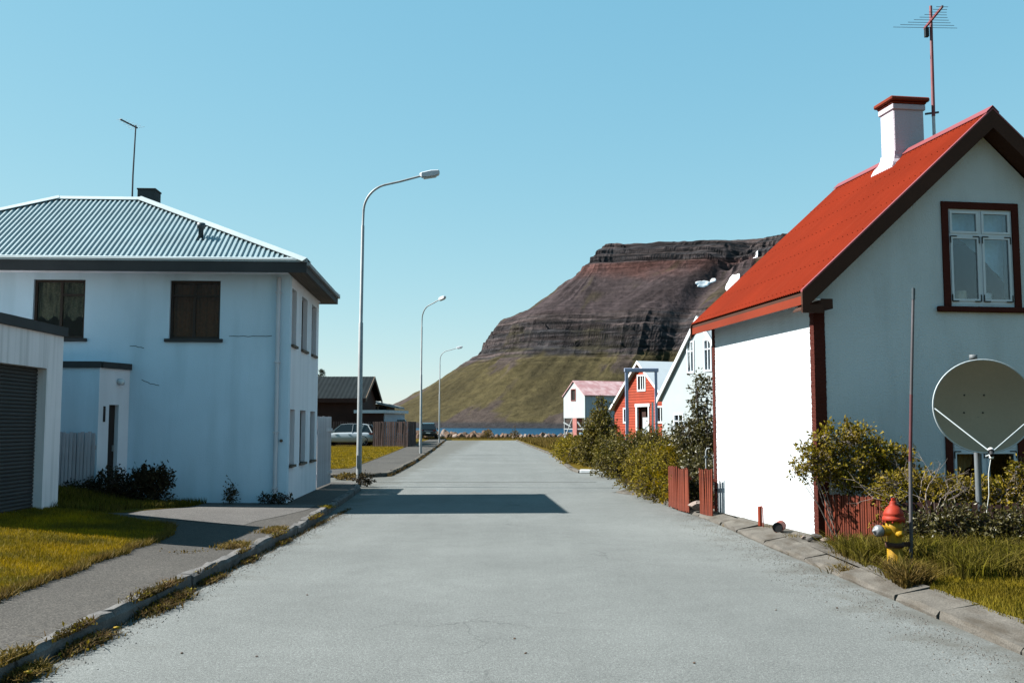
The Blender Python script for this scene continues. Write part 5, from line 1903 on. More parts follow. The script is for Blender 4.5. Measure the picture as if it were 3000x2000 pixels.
MB().box(0.3, 1.5, 0.1, gw_ - .3, 1.6, 5.0).build('interior_wall', 'interior', HO)
# cladding boards, clipped by the gable and openings
holes = [(3.75, 4.75, 4.25, 5.25), (1.55, 2.15, 1.85, 2.8), (6.55, 7.25, 1.85, 2.85), (3.55, 5.25, -1, 2.95)]
z = 0.02
while z < zP - .2:
    zt = z + 0.20
    if zt <= zE:
        x0, x1 = 0.0, gw_
    else:
        f = (zt - zE) / (zP - zE)
        x0, x1 = cxg * f, gw_ - (gw_ - cxg) * f
    segs = [(x0, x1)]
    for a, b_, c, d in holes:
        if zt > c - .02 and z < d + .02:
            ns_ = []
            for s0, s1 in segs:
                if b_ < s0 or a > s1:
                    ns_.append((s0, s1))
                else:
                    if a > s0:
                        ns_.append((s0, a))
                    if b_ < s1:
                        ns_.append((b_, s1))
            segs = ns_
    for s0, s1 in segs:
        if s1 - s0 > .08:
            MB().add([(s0, -.004, z), (s1, -.004, z), (s1, -.004, zt), (s0, -.004, zt), (s0, -.045, z), (s1, -.045, z), (s1, -.018, zt), (s0, -.018, zt)],
                     [(4, 5, 6, 7), (0, 1, 5, 4), (2, 3, 7, 6), (1, 2, 6, 5), (3, 0, 4, 7)]).build('board', 'orange', HO)
    z += 0.205
for a, b_, c, d in holes[:3]:
    f = MB()
    f.box(a - .12, -.08, c - .14, b_ + .12, .05, c).box(a - .12, -.08, d, b_ + .12, .05, d + .12).box(a - .12, -.08, c, a, .05, d).box(b_, -.08, c, b_ + .12, .05, d)
    nm = 2 if b_ - a > .8 else 1
    for k in range(1, nm + 1):
        xm = a + (b_ - a) * k / (nm + 1)
        f.box(xm - .04, -.04, c, xm + .04, .04, d)
    wo = f.build('window', 'white_paint', HO)
    MB().box(a, 0.02, c, b_, 0.03, d).build('pane', 'glass_dark', wo)
f = MB()
f.box(3.40, -.09, 0.0, 3.60, .05, 2.95).box(5.20, -.09, 0, 5.36, .05, 2.95).box(3.3, -.10, 2.95, 5.46, .05, 3.18)
dr = f.build('doorway', 'white_paint', HO)
MB().box(3.60, 0.25, 0.05, 4.35, 0.30, 2.9).build('door_leaf', 'wall_brown', dr)
MB().box(4.35, -0.03, 0.05, 5.18, 0.02, 2.15).build('door_leaf', 'cloth_tan', dr, 'pale door leaf standing half closed').data.materials[0] = M['wall_greenwhite']
q = MB()
ovl, ovr = .35, .35
sL = (zP - zE) / cxg
sR = (zP - zE) / (gw_ - cxg)
q.prism([(-ovl, -.3, zE - sL * ovl + .16), (cxg, -.3, zP + .16), (cxg, -.3, zP + .03), (-ovl, -.3, zE - sL * ovl + .03)], (0, dpth + .6, 0))
q.prism([(gw_ + ovr, -.3, zE - sR * ovr + .16), (cxg, -.3, zP + .16), (cxg, -.3, zP + .03), (gw_ + ovr, -.3, zE - sR * ovr + .03)], (0, dpth + .6, 0))
ro = q.build('roof', 'white_roof', HO)
MB().prism([(-ovl, -.36, zE - sL * ovl - .05), (-ovl, -.36, zE - sL * ovl + .18), (cxg, -.36, zP + .18), (cxg, -.36, zP - .05)], (0, .055, 0)).build('bargeboard', 'white_paint', ro)
MB().prism([(gw_ + ovr, -.36, zE - sR * ovr - .05), (gw_ + ovr, -.36, zE - sR * ovr + .18), (cxg, -.36, zP + .18), (cxg, -.36, zP - .05)], (0, .055, 0)).build('bargeboard', 'white_paint', ro)

# ================================================================== STILTED LOADING TOWER
th_ = math.atan2(-0.91, 0.41)
ST = thing('stilt_building', 'small white building with pink roof raised on a timber frame by the water', 'building', (5.28, 102.0, 0.05), th_)
gw_, zF, zE, zP, dpth = 4.55, 2.35, 4.55, 6.0, 7.0
cxg = gw_ / 2
MB().slab([[(0, 0, zF), (gw_, 0, zF), (gw_, 0, zE), (cxg, 0, zP), (0, 0, zE)], rect('x', cxg - .55, cxg + .35, 4.1, 5.2, 0)], (0, 0.12, 0)).build('gable_wall', 'tin_wall', ST)
wo = MB().box(cxg - .6, -.05, 4.05, cxg + .40, .02, 4.1).box(cxg - .6, -.05, 5.2, cxg + .40, .02, 5.26).box(cxg - .62, -.05, 4.1, cxg - .55, .02, 5.2).box(cxg + .35, -.05, 4.1, cxg + .42, .02, 5.2).build('window', 'pink_post', ST)
MB().box(cxg - .55, 0.08, 4.1, cxg + .35, 0.10, 5.2).build('pane', 'interior', wo)
MB().box(gw_ - .12, 0.122, zF, gw_, dpth, zE).build('side_wall', 'tin_side', ST)
MB().box(0, 0.122, zF, .12, dpth, zE).build('side_wall', 'tin_side', ST)
MB().box(0.122, dpth - .12, zF, gw_ - .122, dpth, zE).box(0.122, 0.122, zF, gw_ - .122, dpth - .122, zF + .12).build('floor', 'tin_side', ST)
for k in range(22):
    y = 0.16 + k * 0.31
    MB().box(gw_ + .002, y, zF, gw_ + .03, y + .10, zE).build('board', 'tin_side', ST)
q = MB()
sL = (zP - zE) / cxg
q.prism([(-.12, -.12, zE - sL * .12 + .10), (cxg, -.12, zP + .10), (cxg, -.12, zP + .01), (-.12, -.12, zE - sL * .12 + .01)], (0, dpth + .25, 0))
q.prism([(gw_ + .12, -.12, zE - sL * .12 + .10), (cxg, -.12, zP + .10), (cxg, -.12, zP + .01), (gw_ + .12, -.12, zE - sL * .12 + .01)], (0, dpth + .25, 0))
q.build('roof', 'pink_roof', ST)
for x in (0.08, gw_ - .08):
    for y in (0.08, 3.4, 6.8):
        MB().box(x - .06, y - .06, 0, x + .06, y + .06, zF - .002).build('stilt', 'metal_grey', ST)
for (p, q_) in (((0.08, -.01, .1), (1.9, -.01, zF - .1)), ((gw_ - .08, -.02, 1.0), (2.6, -.02, zF - .1)), ((0.08, -.03, 1.9), (1.6, -.03, 1.5)), ((0.1, 0.0, 1.25), (gw_ - .1, 0.0, 1.25)), ((gw_, 0.2, .2), (gw_, 3.3, zF - .1)), ((gw_, 3.4, .2), (gw_, 6.7, zF - .1))):
    MB().bar(p, q_, 0.09, 0.11).build('brace', 'metal_grey', ST)
MB().box(cxg - .1, -.12, 0, cxg + .75, .5, zF - .004).build('column', 'pink_post', ST)
dm = MB().lathe([(0, 0), (.29, 0), (.29, .28), (.305, .29), (.29, .30), (.29, .58), (.305, .59), (.29, .60), (.29, .88), (0, .88)], seg=16).build('drum', 'blue_drum')
dm.location = (6.85, 97.6, 0.08)
tag(dm, 'blue steel drum below the stilted building beside the pink column', 'drum')

# ================================================================== PORTAL FRAME
PF = thing('portal_frame', 'lilac-grey rectangular metal frame standing in front of the orange-red house', 'metal frame', (5.76, 50.0, 0.05))
MB().box(-.075, -.075, 0, .075, .075, 4.27).build('post', 'lilac', PF)
MB().box(1.47 - .06, -.075, 0, 1.47 + .06, .075, 4.27).build('post', 'lilac', PF)
MB().box(-.12, -.085, 4.272, 1.60, .085, 4.47).build('beam', 'lilac', PF, bevel=0.02)
MB().tube([(1.27, -.1, 0), (1.27, -.1, 2.75)], 0.05, 8).build('pipe', 'white_paint', PF)

# ================================================================== FAR LEFT BUILDINGS
HB_ = thing('house', 'low dark brown house with dark corrugated roof beyond the parked white car', 'house', (-22.0, 80.8, 0.1))
bw, bd, be, bz = 9.7, 9.2, 3.8, 5.6
MB().box(0, 0, 0, bw, .2, be).build('front_wall', 'wall_brown', HB_)
MB().slab([[(bw, .202, 0), (bw, bd, 0), (bw, bd, be), (bw, bd / 2, bz - .05), (bw, .202, be + .05)], rect('y', 5.2, 6.4, 1.1, 2.2, bw)], (-.2, 0, 0)).build('gable_wall', 'wall_brown', HB_)
MB().slab([[(0, .202, 0), (0, bd, 0), (0, bd, be), (0, bd / 2, bz - .05), (0, .202, be + .05)]], (.2, 0, 0)).build('gable_wall', 'wall_brown', HB_)
MB().box(.202, bd - .2, 0, bw - .202, bd, be).build('back_wall', 'wall_brown', HB_)
MB().box(bw - .12, 5.2, 1.1, bw - .1, 6.4, 2.2).build('pane', 'car_glass', HB_)
q = MB()
s_l = (bz - be) / (bd / 2)
vvv = V3(0, bd / 2 + .5, s_l * (bd / 2 + .5))
corr_slope(q, V3(-.4, -.5, be - s_l * .5 + .12), V3(1, 0, 0), vvv.normalized(), V3(0, -s_l, 1).normalized(), bw + .9, lambda u: (0, vvv.length), 0.36, 0.022, SINE)
corr_slope(q, V3(bw + .5, bd + .5, be - s_l * .5 + .12), V3(-1, 0, 0), V3(0, -vvv.y, vvv.z).normalized(), V3(0, s_l, 1).normalized(), bw + .9, lambda u: (0, vvv.length), 0.36, 0.022, SINE)
rb_ = q.build('roof', 'roof_dark', HB_, fix=False)
MB().box(-.4, -.55, be - s_l * .5 - .22, bw + .5, -.5, be - s_l * .5 + .13).build('eaves_board', 'wall_brown', rb_)
for s0, s1 in (((bw + .5, -.5), (bw + .5, bd / 2)), ((bw + .5, bd + .5), (bw + .5, bd / 2))):
    MB().add([(bw + .5, s0[1], be - s_l * .5 - .15), (bw + .5, s0[1], be - s_l * .5 + .16), (bw + .5, s1[1], bz + .16), (bw + .5, s1[1], bz - .15),
              (bw + .56, s0[1], be - s_l * .5 - .15), (bw + .56, s0[1], be - s_l * .5 + .16), (bw + .56, s1[1], bz + .16), (bw + .56, s1[1], bz - .15)],
             [(0, 1, 2, 3), (4, 5, 6, 7), (0, 1, 5, 4), (1, 2, 6, 5), (2, 3, 7, 6), (3, 0, 4, 7)]).build('bargeboard', 'soffit_wood', rb_)

H2 = thing('house', 'low house with thin flat sloping roof behind the carport', 'house', (-13.6, 93.0, 0.1))
MB().box(0, 0, 0, 2.2, 4, 3.55).build('wall', 'soffit_wood', H2)
MB().box(0.2, -0.03, 2.75, 1.0, -.002, 3.3).build('window', 'car_glass', H2)
MB().box(1.2, -0.03, 2.75, 1.9, -.002, 3.3).build('window', 'car_glass', H2)
q = MB()
q.add([(-.5, -.6, 4.10), (3.1, -.6, 3.30), (3.1, 4.4, 3.30), (-.5, 4.4, 4.10), (-.5, -.6, 3.92), (3.1, -.6, 3.10), (3.1, 4.4, 3.10), (-.5, 4.4, 3.92)], [(0, 1, 2, 3), (4, 5, 6, 7), (0, 1, 5, 4), (1, 2, 6, 5), (2, 3, 7, 6), (3, 0, 4, 7)])
q.build('roof', 'metal_grey', H2)

CP = thing('carport', 'flat-roofed dark red carport with white roof edge behind the slat fence', 'carport', (-12.4, 78.2, 0.1))
MB().box(0, 0.0, 2.52, 2.45, .06, 2.76).build('fascia', 'white_roof', CP)
MB().add([(2.45, 0, 2.52), (2.45, 0, 2.76), (3.9, 3.8, 2.76), (3.9, 3.8, 2.52), (2.40, .06, 2.52), (2.40, .06, 2.76), (3.84, 3.86, 2.76), (3.84, 3.86, 2.52)], [(0, 1, 2, 3), (4, 5, 6, 7), (0, 1, 5, 4), (1, 2, 6, 5), (2, 3, 7, 6), (3, 0, 4, 7)]).build('fascia', 'white_roof', CP)
MB().prism([(0, .07, 2.60), (2.4, .07, 2.60), (3.8, 3.8, 2.60), (0, 3.8, 2.60)], (0, 0, .14)).build('roof', 'metal_grey', CP)
MB().box(.1, .3, 0, 2.3, .45, 2.5).build('wall', 'wall_brown', CP)
MB().add([(2.35, .5, 0), (2.35, .5, 2.5), (3.6, 3.7, 2.5), (3.6, 3.7, 0), (2.25, .5, 0), (2.25, .5, 2.5), (3.5, 3.75, 2.5), (3.5, 3.75, 0)], [(0, 1, 2, 3), (4, 5, 6, 7), (0, 1, 5, 4), (1, 2, 6, 5), (2, 3, 7, 6), (3, 0, 4, 7)]).build('wall', 'tin_side', CP)

picket_run('fence', 'solid fence of weathered brown vertical slats right of the white car', [(-10.3, 74.0), (-7.60, 73.2), (-7.5, 78.0)], 0.0, 1.86, 0.125, 0.03, 0.03, 'plank_brown', 8, base=0.08, jitter=0.015, pieces='slat')
picket_run('fence', 'open brown picket fence behind the white car', [(-20, 78.4), (-10.4, 77.9)], 0.0, 1.88, 0.09, 0.09, 0.03, 'plank_brown', 9, base=0.08, jitter=0.015)


# ================================================================== CARS
def car(name, label, loc, rz, paint, L=4.5, Wd=1.84, Ht=1.66, van=False, group=None):
    t = thing(name, label, 'van' if van else 'car', loc, rz, group)
    # stations along x (rear = 0 ... front = L)
    hw = Wd / 2
    belt = 1.02 if not van else 1.15
    top = Ht
    st_ = [(0.0, .86, .42, .80), (0.08, .95, .32, .92), (0.5, 1.0, .28, belt - .02), (1.5, 1.0, .26, belt), (2.7, 1.0, .26, belt - .02), (L - 1.15, 1.0, .28, belt - .05), (L - .45, .97, .30, .86), (L - .1, .88, .36, .72), (L, .78, .42, .64)]
    q = MB()
    vs = []
    for x, k, z0, z1 in st_:
        w = hw * k
        sec_ = [(w * .86, z0), (w * .97, z0 + .10), (w, z0 + (z1 - z0) * .45), (w * .985, z1 - .12), (w * .90, z1)]
        vs += [(x, a, b_) for a, b_ in sec_] + [(x, -a, b_) for a, b_ in reversed(sec_)]
    n = 10
    q.add(vs, [(k * n + j, k * n + (j + 1) % n, (k + 1) * n + (j + 1) % n, (k + 1) * n + j) for k in range(len(st_) - 1) for j in range(n)], True)
    q.add(vs[:n], [tuple(range(n))])
    q.add(vs[-n:], [tuple(range(n))])
    q.build('body', paint, t)
    # greenhouse
    if van:
        gs = [(0.06, .0, .0), (0.16, top - belt - .04, .10), (L - 1.9, top - belt, .10), (L - 0.95, .0, .0)]
    else:
        gs = [(0.10, .0, .0), (0.50, top - belt - .10, .13), (0.95, top - belt - .01, .15), (2.0, top - belt, .15), (2.55, top - belt - .05, .14), (L - 1.20, -.02, .0)]
    q = MB()
    vs = []
    for x, hh, inn in gs:
        w0 = hw * .90
        w1 = hw * .90 - inn * 1.2
        vs += [(x, w0, belt - .03), (x, w1, belt + hh), (x, -w1, belt + hh), (x, -w0, belt - .03)]
    q.add(vs, [(k * 4 + j, k * 4 + (j + 1) % 4, (k + 1) * 4 + (j + 1) % 4, (k + 1) * 4 + j) for k in range(len(gs) - 1) for j in range(4)])
    q.build('window_glass', 'car_glass', t)
    # roof skin and pillars
    q = MB()
    g_ = gs[1:-1]
    vs = []
    for x, hh, inn in g_:
        w1 = hw * .90 - inn * 1.2 + .012
        vs += [(x, w1, belt + hh - .06), (x, w1 - .02, belt + hh + .012), (x, -w1 + .02, belt + hh + .012), (x, -w1, belt + hh - .06)]
    q.add(vs, [(k * 4 + j, k * 4 + j + 1, (k + 1) * 4 + j + 1, (k + 1) * 4 + j) for k in range(len(g_) - 1) for j in range(3)], True)
    q.build('roof_panel', paint, t)
    q = MB()
    for sy in (1, -1):
        w0 = hw * .90 + .008
        w1 = hw * .90 - gs[2][2] * 1.2 + .014
        for xb, xt, tk in ((gs[0][0] + .04, gs[1][0] + .02, .11), (1.65, 1.6, .07), (gs[-1][0] - .02, gs[-2][0] - .02, .07)):
            q.bar((xb, sy * w0, belt - .03), (xt, sy * w1, belt + gs[2][1] - .05), .02, tk)
        if not van:
            q.bar((1.05, sy * w0, belt - .03), (.75, sy * w1, belt + gs[2][1] - .06), .02, .16)
    q.build('pillar', paint, t)
    for x in (.82, L - .88):
        for sy in (1, -1):
            wq = MB().lathe([(0.0, -.10), (.30, -.10), (.335, -.07), (.34, .07), (.30, .11), (.21, .11), (.20, .08), (.0, .08)], (x, sy * (hw - .13), .34), (0, sy, 0), 22)
            wh = wq.build('wheel', 'tyre', t)
            r_q = MB()
            r_q.lathe([(0.0, .10), (.05, .105), (.06, .09), (.0, .09)], (x, sy * (hw - .13), .34), (0, sy, 0), 12)
            for k in range(5):
                a = 2 * math.pi * k / 5
                r_q.bar((x, sy * (hw - .13 + .095), .34), (x + .2 * math.cos(a), sy * (hw - .13 + .095), .34 + .2 * math.sin(a)), .05, .02, (0, 1, 0))
            r_q.lathe([(.20, .085), (.215, .112), (.225, .085)], (x, sy * (hw - .13), .34), (0, sy, 0), 22)
            r_q.build('rim', 'rim', wh)
        # arches
        for sy in (1, -1):
            MB().lathe([(.36, -.02), (.40, -.02), (.41, .012), (.36, .012), (.36, -.02)], (x, sy * (hw - .012), .35), (0, sy, 0), 24).build('wheel_arch', 'tyre', t)
    for sy in (1, -1):
        MB().box(-.012, min(sy * .55, sy * .80), .84, .12, max(sy * .55, sy * .80), 1.0).box(.02, min(sy * .78, sy * (hw - .03)), .84, .34, max(sy * .78, sy * (hw - .03)), .98).build('tail_light', 'tail', t)
        MB().box(L - .25, min(sy * .5, sy * .82), .66, L - .02, max(sy * .5, sy * .82), .78).build('headlight', 'headlamp', t)
        MB().box(L - 1.55, min(sy * (hw - .02), sy * (hw + .16)), belt - .02, L - 1.40, max(sy * (hw - .02), sy * (hw + .16)), belt + .13).build('mirror', paint, t)
        MB().box(1.75, min(sy * (hw - .01), sy * (hw + .022)), belt - .16, 1.93, max(sy * (hw - .01), sy * (hw + .022)), belt - .13).box(2.75, min(sy * (hw - .01), sy * (hw + .022)), belt - .17, 2.93, max(sy * (hw - .01), sy * (hw + .022)), belt - .14).build('door_handle', paint, t)
    MB().box(-.02, -.72, .36, .06, .72, .54).build('bumper', 'tyre' if not van else paint, t)
    MB().box(L - .06, -.7, .34, L + .01, .7, .5).build('bumper', 'tyre' if not van else paint, t)
    MB().box(-.026, -.25, .58, -.01, .25, .68).build('number_plate', 'china', t)
    return t


car('parked_car', 'silver-white estate car parked in front of the brown picket fence', (-10.35, 76.1, 0.12), rad(180 - 4), 'car_white')
car('parked_van', 'white van of which only the roof shows above the brown slat fence', (-9.35, 80.5, 0.1), rad(95), 'car_white', L=4.9, Wd=1.9, Ht=2.05, van=True)
car('parked_car', 'dark car parked facing away beside the middle street lamp', (-9.35, 111.5, 0.2), rad(93), 'car_dark', Ht=1.75)

# ================================================================== SPRUCE
SP = thing('spruce_tree', 'dark spruce tip showing above the brown roof', 'tree', (-18.3, 95.5, 0.0))
MB().tube([(0, 0, 0), (0, 0, 6.9)], [0.14, 0.02], 8).build('trunk', 'bark', SP)
C_, O_ = [], []
r = random.Random(4)
for k in range(150):
    z = 1.0 + 6.0 * (k / 150)
    rad_ = (7.15 - z) * .30 + .12
    a = r.uniform(0, 2 * math.pi)
    for j in range(34):
        f = r.random() ** .6
        C_.append((math.cos(a) * rad_ * f + r.gauss(0, .05), math.sin(a) * rad_ * f + r.gauss(0, .05), z + .18 * f * rad_ + r.gauss(0, .04)))
        O_.append((math.cos(a), math.sin(a), .3))
leaves_mesh('crown', np.array(C_), np.array(O_), .13, 'needle', SP, aspect=.3)

# ================================================================== BREAKWATER ROCKS
rock_meshes = []
for k in range(9):
    bm = bmesh.new()
    bmesh.ops.create_icosphere(bm, subdivisions=2, radius=0.5)
    rr2 = random.Random(40 + k)
    pl = [(Vector((rr2.gauss(0, 1), rr2.gauss(0, 1), rr2.gauss(0, 1))).normalized(), rr2.uniform(.28, .42)) for _ in range(9)]
    for v in bm.verts:
        for n_, d_ in pl:
            e_ = v.co.dot(n_) - d_
            if e_ > 0:
                v.co -= n_ * e_
        v.co *= 1 + rr2.uniform(-.04, .04)
    me = bpy.data.meshes.new('rock')
    bm.to_mesh(me)
    bm.free()
    me.materials.append(M['rock' if k % 4 else 'rock_pale'])
    rock_meshes.append(me)
r = random.Random(12)


def rock_at(x, y, z, s, lab, grp):
    me_ = r.choice(rock_meshes)
    pale = me_.materials[0].name.startswith('pale')
    lab = ('pale ' if pale else 'brown ') + ('large ' if s > .85 else 'smaller ') + lab
    grp = ('pale ' if pale else 'brown ') + ('large ' if s > .85 else 'smaller ') + grp
    o = mesh_obj('rock', me_, None, (x, y, z), (r.uniform(-.4, .4), r.uniform(-.5, .5), r.uniform(0, 6.28)), (s * r.uniform(.8, 1.25), s * r.uniform(.7, 1.1), s * r.uniform(.85, 1.35)))
    tag(o, lab, 'rock', grp)
    return o


x = -10.2
while x < 12:
    rock_at(x, 117.6 + r.uniform(-.3, .3), .30 + r.uniform(-.08, .08), r.uniform(.62, .95), 'breakwater rock in the front row at the end of the road', 'breakwater rocks at the end of the road')
    x += r.uniform(.38, .62)
x = -11.0
while x < 12:
    rock_at(x, 119.0 + r.uniform(-.4, .4), .32 + r.uniform(-.15, .15), r.uniform(.75, 1.15), 'breakwater rock in the back row beside the water', 'breakwater rocks beside the water')
    x += r.uniform(.5, .85)
x = -12.0
while x < -2.4:
    rock_at(x, 123.5 + r.uniform(-1.2, 1.2), .35 + r.uniform(-.2, .45), r.uniform(.7, 1.25), 'rock heaped on the point at the left end of the breakwater', 'rocks heaped at the left end of the breakwater')
    x += r.uniform(.28, .5)

# loose stones by the white wall corner
for k, (x, y, s, lab, m_) in enumerate(((4.10, 13.62, .17, 'dark flat stone at the near corner of the stucco wall', 'rock_grey'), (3.98, 13.45, .12, 'small brown stone on the kerb beside the wall corner', 'rock_grey'),
                                     (4.16, 13.40, .11, 'pale stone at the end of the red batten fence', 'rock_pale'), (3.40, 18.55, .30, 'rounded pale boulder in the gap between the picket panels', 'rock_pale'), (3.97, 13.72, .09, 'tiny pale pebble touching the stucco wall', 'rock_pale'))):
    me = rock_meshes[k].copy()
    me.materials[0] = M[m_]
    o = mesh_obj('stone', me, None, (x, y, .12 + s * .2), (0, 0, k * 1.1), (s * 1.2, s, s * .65))
    tag(o, lab, 'stone')

# two scrawny saplings in front of the rocks
for k, (x, lab) in enumerate(((-2.9, 'left of the two scrawny saplings before the breakwater'), (0.35, 'right and taller of the two scrawny saplings before the breakwater'))):
    shrub('sapling', lab, 'sapling', (x, 116.2, .05), [(0, 0, .55, .55, .3, .38), (0, 0, 1.1, .16, .12, .5 + .2 * k)], 60, 7, .13, 'grass_dry', stems=3, stem_r=.02, seed=30 + k, group=None)

# ================================================================== SHRUBS, RIGHT MIDDLE
shrub('conical_bush', 'tall dark pointed bush rising in front of the pink-roofed building', 'bush', (3.35, 38.5, 0.05),
      [(0, 0, .75, .85, .7, .75), (.05, 0, 1.5, .55, .5, .6), (.1, 0, 2.2, .28, .26, .42), (.12, 0, 2.72, .12, .12, .24)], 900, 9, .10, 'leaf_brown', stems=9, stem_r=.03, seed=3, twig_len=.14)
shrub('hedge_bush', 'low broad hedge bush at the far end of the shrubs beside the road', 'bush', (2.75, 42.5, 0.05),
      [(0, 0, .5, .75, 2.6, .55), (-.1, 3.5, .45, .7, 3.2, .45), (.7, -1.8, .5, .7, 1.6, .5)], 1000, 8, .11, 'leaf', stems=9, stem_r=.02, seed=4, twig_len=.14)
shrub('hedge_bush', 'mid-height bush before the orange-red house, right of the pointed bush', 'bush', (3.6, 32.5, 0.05),
      [(0, 0, .62, .8, 1.6, .68), (.65, -1.0, .65, .6, 1.2, .62), (-.35, -.6, .4, .6, 1.4, .42)], 1300, 9, .085, 'leaf_brown', stems=9, stem_r=.02, seed=6, twig_len=.13)
shrub('flowering_shrub', 'roadside shrub dotted with yellow flowers beside the red pickets', 'shrub', (3.25, 22.6, 0.03),
      [(.0, 0, .40, .55, 1.5, .42), (.1, 1.4, .55, .62, 1.1, .55), (.35, -.5, .62, .5, 1.1, .62), (-.15, 2.2, .35, .5, .7, .36), (.15, -1.7, .3, .32, .8, .32)], 2000, 9, .062, 'leaf', stems=12, stem_r=.014, seed=7, flowers=70, twig_len=.11)
shrub('hedge_bush', 'rounded bush behind the yellow-flowered shrub, below the lilac frame', 'bush', (3.75, 26.8, 0.03),
      [(0, 0, .75, .62, .9, .72), (.65, -.6, .8, .5, .8, .6)], 1100, 9, .07, 'leaf_brown', stems=8, stem_r=.018, seed=8, twig_len=.12)
shrub('tall_shrub', 'tall dark-leaved shrub leaning against the far corner of the stucco house', 'shrub', (3.86, 21.2, 0.03),
      [(0.10, 0, .75, .42, .7, .62), (-.16, 0, 1.45, .30, .38, .34), (.16, 0, 1.75, .20, .3, .36), (.10, 0, 2.25, .17, .22, .34), (.28, 0, 2.3, .14, .2, .3), (.06, 0, 2.62, .15, .15, .16), (.3, -.3, 1.2, .25, .4, 0.5)], 620, 12, .074, 'leaf_dark', stems=10, stem_r=.016, seed=9, twig_len=.15, shell=.2)
shrub('shaded_bush', 'dark shaded bush behind the red pickets at the foot of the tall shrub', 'bush', (3.72, 19.9, 0.03),
      [(0, 0, .55, .36, .75, .5), (.15, -.9, .5, .28, .5, .48)], 620, 10, .06, 'leaf_dark', stems=6, stem_r=.012, seed=10, twig_len=.1)

# ================================================================== SHRUBS, RIGHT FRONT
shrub('spreading_shrub', 'spreading shrub with small yellow-green leaves against the red-trimmed house corner', 'shrub', (4.62, 13.62, 0.05),
      [(-.58, 0, 1.15, .20, .16, .16), (-.34, 0, 1.44, .15, .14, .16), (-.32, 0, 1.10, .22, .2, .20), (0.02, 0, 1.42, .22, .2, .16), (.30, 0, 1.22, .22, .2, .16), (-.05, 0, 1.04, .34, .24, .16), (.56, 0, 1.12, .22, .2, .18), (-.76, -.05, .98, .13, .12, .10), (.46, 0, 1.30, .10, .12, .08), (-.66, 0, 1.34, .08, .08, .09), (.75, 0, .98, .16, .14, .14), (.1, 0, .86, .4, .2, .12)],
      680, 9, .055, 'leaf', stems=26, stem_r=.008, bark='twig_dead', seed=21, twig_len=.11, shell=.2, show_twigs=.9)
shrub('hedge_bush', 'leafy bush spilling over the batten fence behind the hydrant bonnet', 'bush', (5.10, 13.15, 0.03),
      [(-.10, 0, .80, .26, .2, .16), (.15, 0, .88, .22, .2, .15), (.35, -.05, .74, .2, .2, .14), (-.20, -.25, .66, .12, .10, .12)], 330, 9, .052, 'leaf', stems=10, stem_r=.008, bark='twig_dead', seed=22, twig_len=.1)
shrub('hedge_bush', 'hedge bush between the marker pole and the dish post', 'bush', (5.75, 12.95, 0.03),
      [(-.25, 0, .72, .30, .22, .18), (.15, 0, .80, .3, .22, .16), (.45, 0, .72, .25, .22, .16), (.1, .05, .32, .6, .2, .28), (-.5, .2, .34, .4, .2, .28)], 760, 9, .052, 'leaf', stems=10, stem_r=.008, bark='twig_dead', seed=23, twig_len=.1)
shrub('hedge_bush', 'highest hedge bush, at the right edge below the dish', 'bush', (6.55, 12.6, 0.03),
      [(-.25, 0, .76, .30, .24, .22), (.20, 0, .86, .30, .24, .24), (-.12, 0, 1.02, .18, .16, .16), (.6, 0, .85, .3, .3, .28), (.1, .1, .34, .7, .2, .3)], 850, 9, .054, 'leaf', stems=10, stem_r=.008, bark='twig_dead', seed=24, twig_len=.1)

shrub('dark_bush', 'low dark bush smothering the boards right of the marker pole', 'bush', (5.35, 12.28, 0.03),
      [(-.35, .1, .30, .28, .16, .24), (.05, -.05, .34, .32, .16, .28), (.45, -.2, .30, .30, .16, .26)], 520, 9, .05, 'leaf_dark', stems=9, stem_r=.006, seed=61, twig_len=.09)
shrub('dark_bush', 'low dark bush in front of the boards at the right edge below the dish', 'bush', (6.35, 11.8, 0.03),
      [(-.35, .1, .32, .30, .16, .26), (.05, -.05, .36, .34, .16, .30), (.45, -.2, .32, .32, .16, .28)], 560, 9, .05, 'leaf_dark', stems=9, stem_r=.006, seed=62, twig_len=.09)

# bare grey branches
DB = thing('bare_shrub', 'leafless grey branches in front of the lower window', 'shrub', (5.28, 12.75, 0.1))
q = MB()
r = random.Random(77)


def grow(p, d, L_, rad_, depth):
    pts = [p]
    c = p
    dd = d.copy()
    for k in range(3):
        dd = (dd + V3(r.gauss(0, .22), r.gauss(0, .15), r.gauss(0, .12))).normalized()
        c = c + dd * L_ / 3
        pts.append(c)
    q.tube(pts, [rad_, rad_ * .85, rad_ * .7, rad_ * .5], 4, cap=False)
    if depth > 0:
        for _ in range(r.choice((2, 3, 3))):
            nd = (dd + V3(r.gauss(0, .6), r.gauss(0, .3), r.gauss(0.05, .4))).normalized()
            grow(pts[r.choice((2, 3, 3))], nd, L_ * r.uniform(.5, .75), rad_ * .55, depth - 1)


for k in range(5):
    grow(V3(r.uniform(-.05, .1), r.uniform(-.05, .05), .1), V3(r.uniform(-.55, .45), r.uniform(-.2, .1), 1).normalized(), .55, .011, 3)
q.build('branch', 'twig_dead', DB)

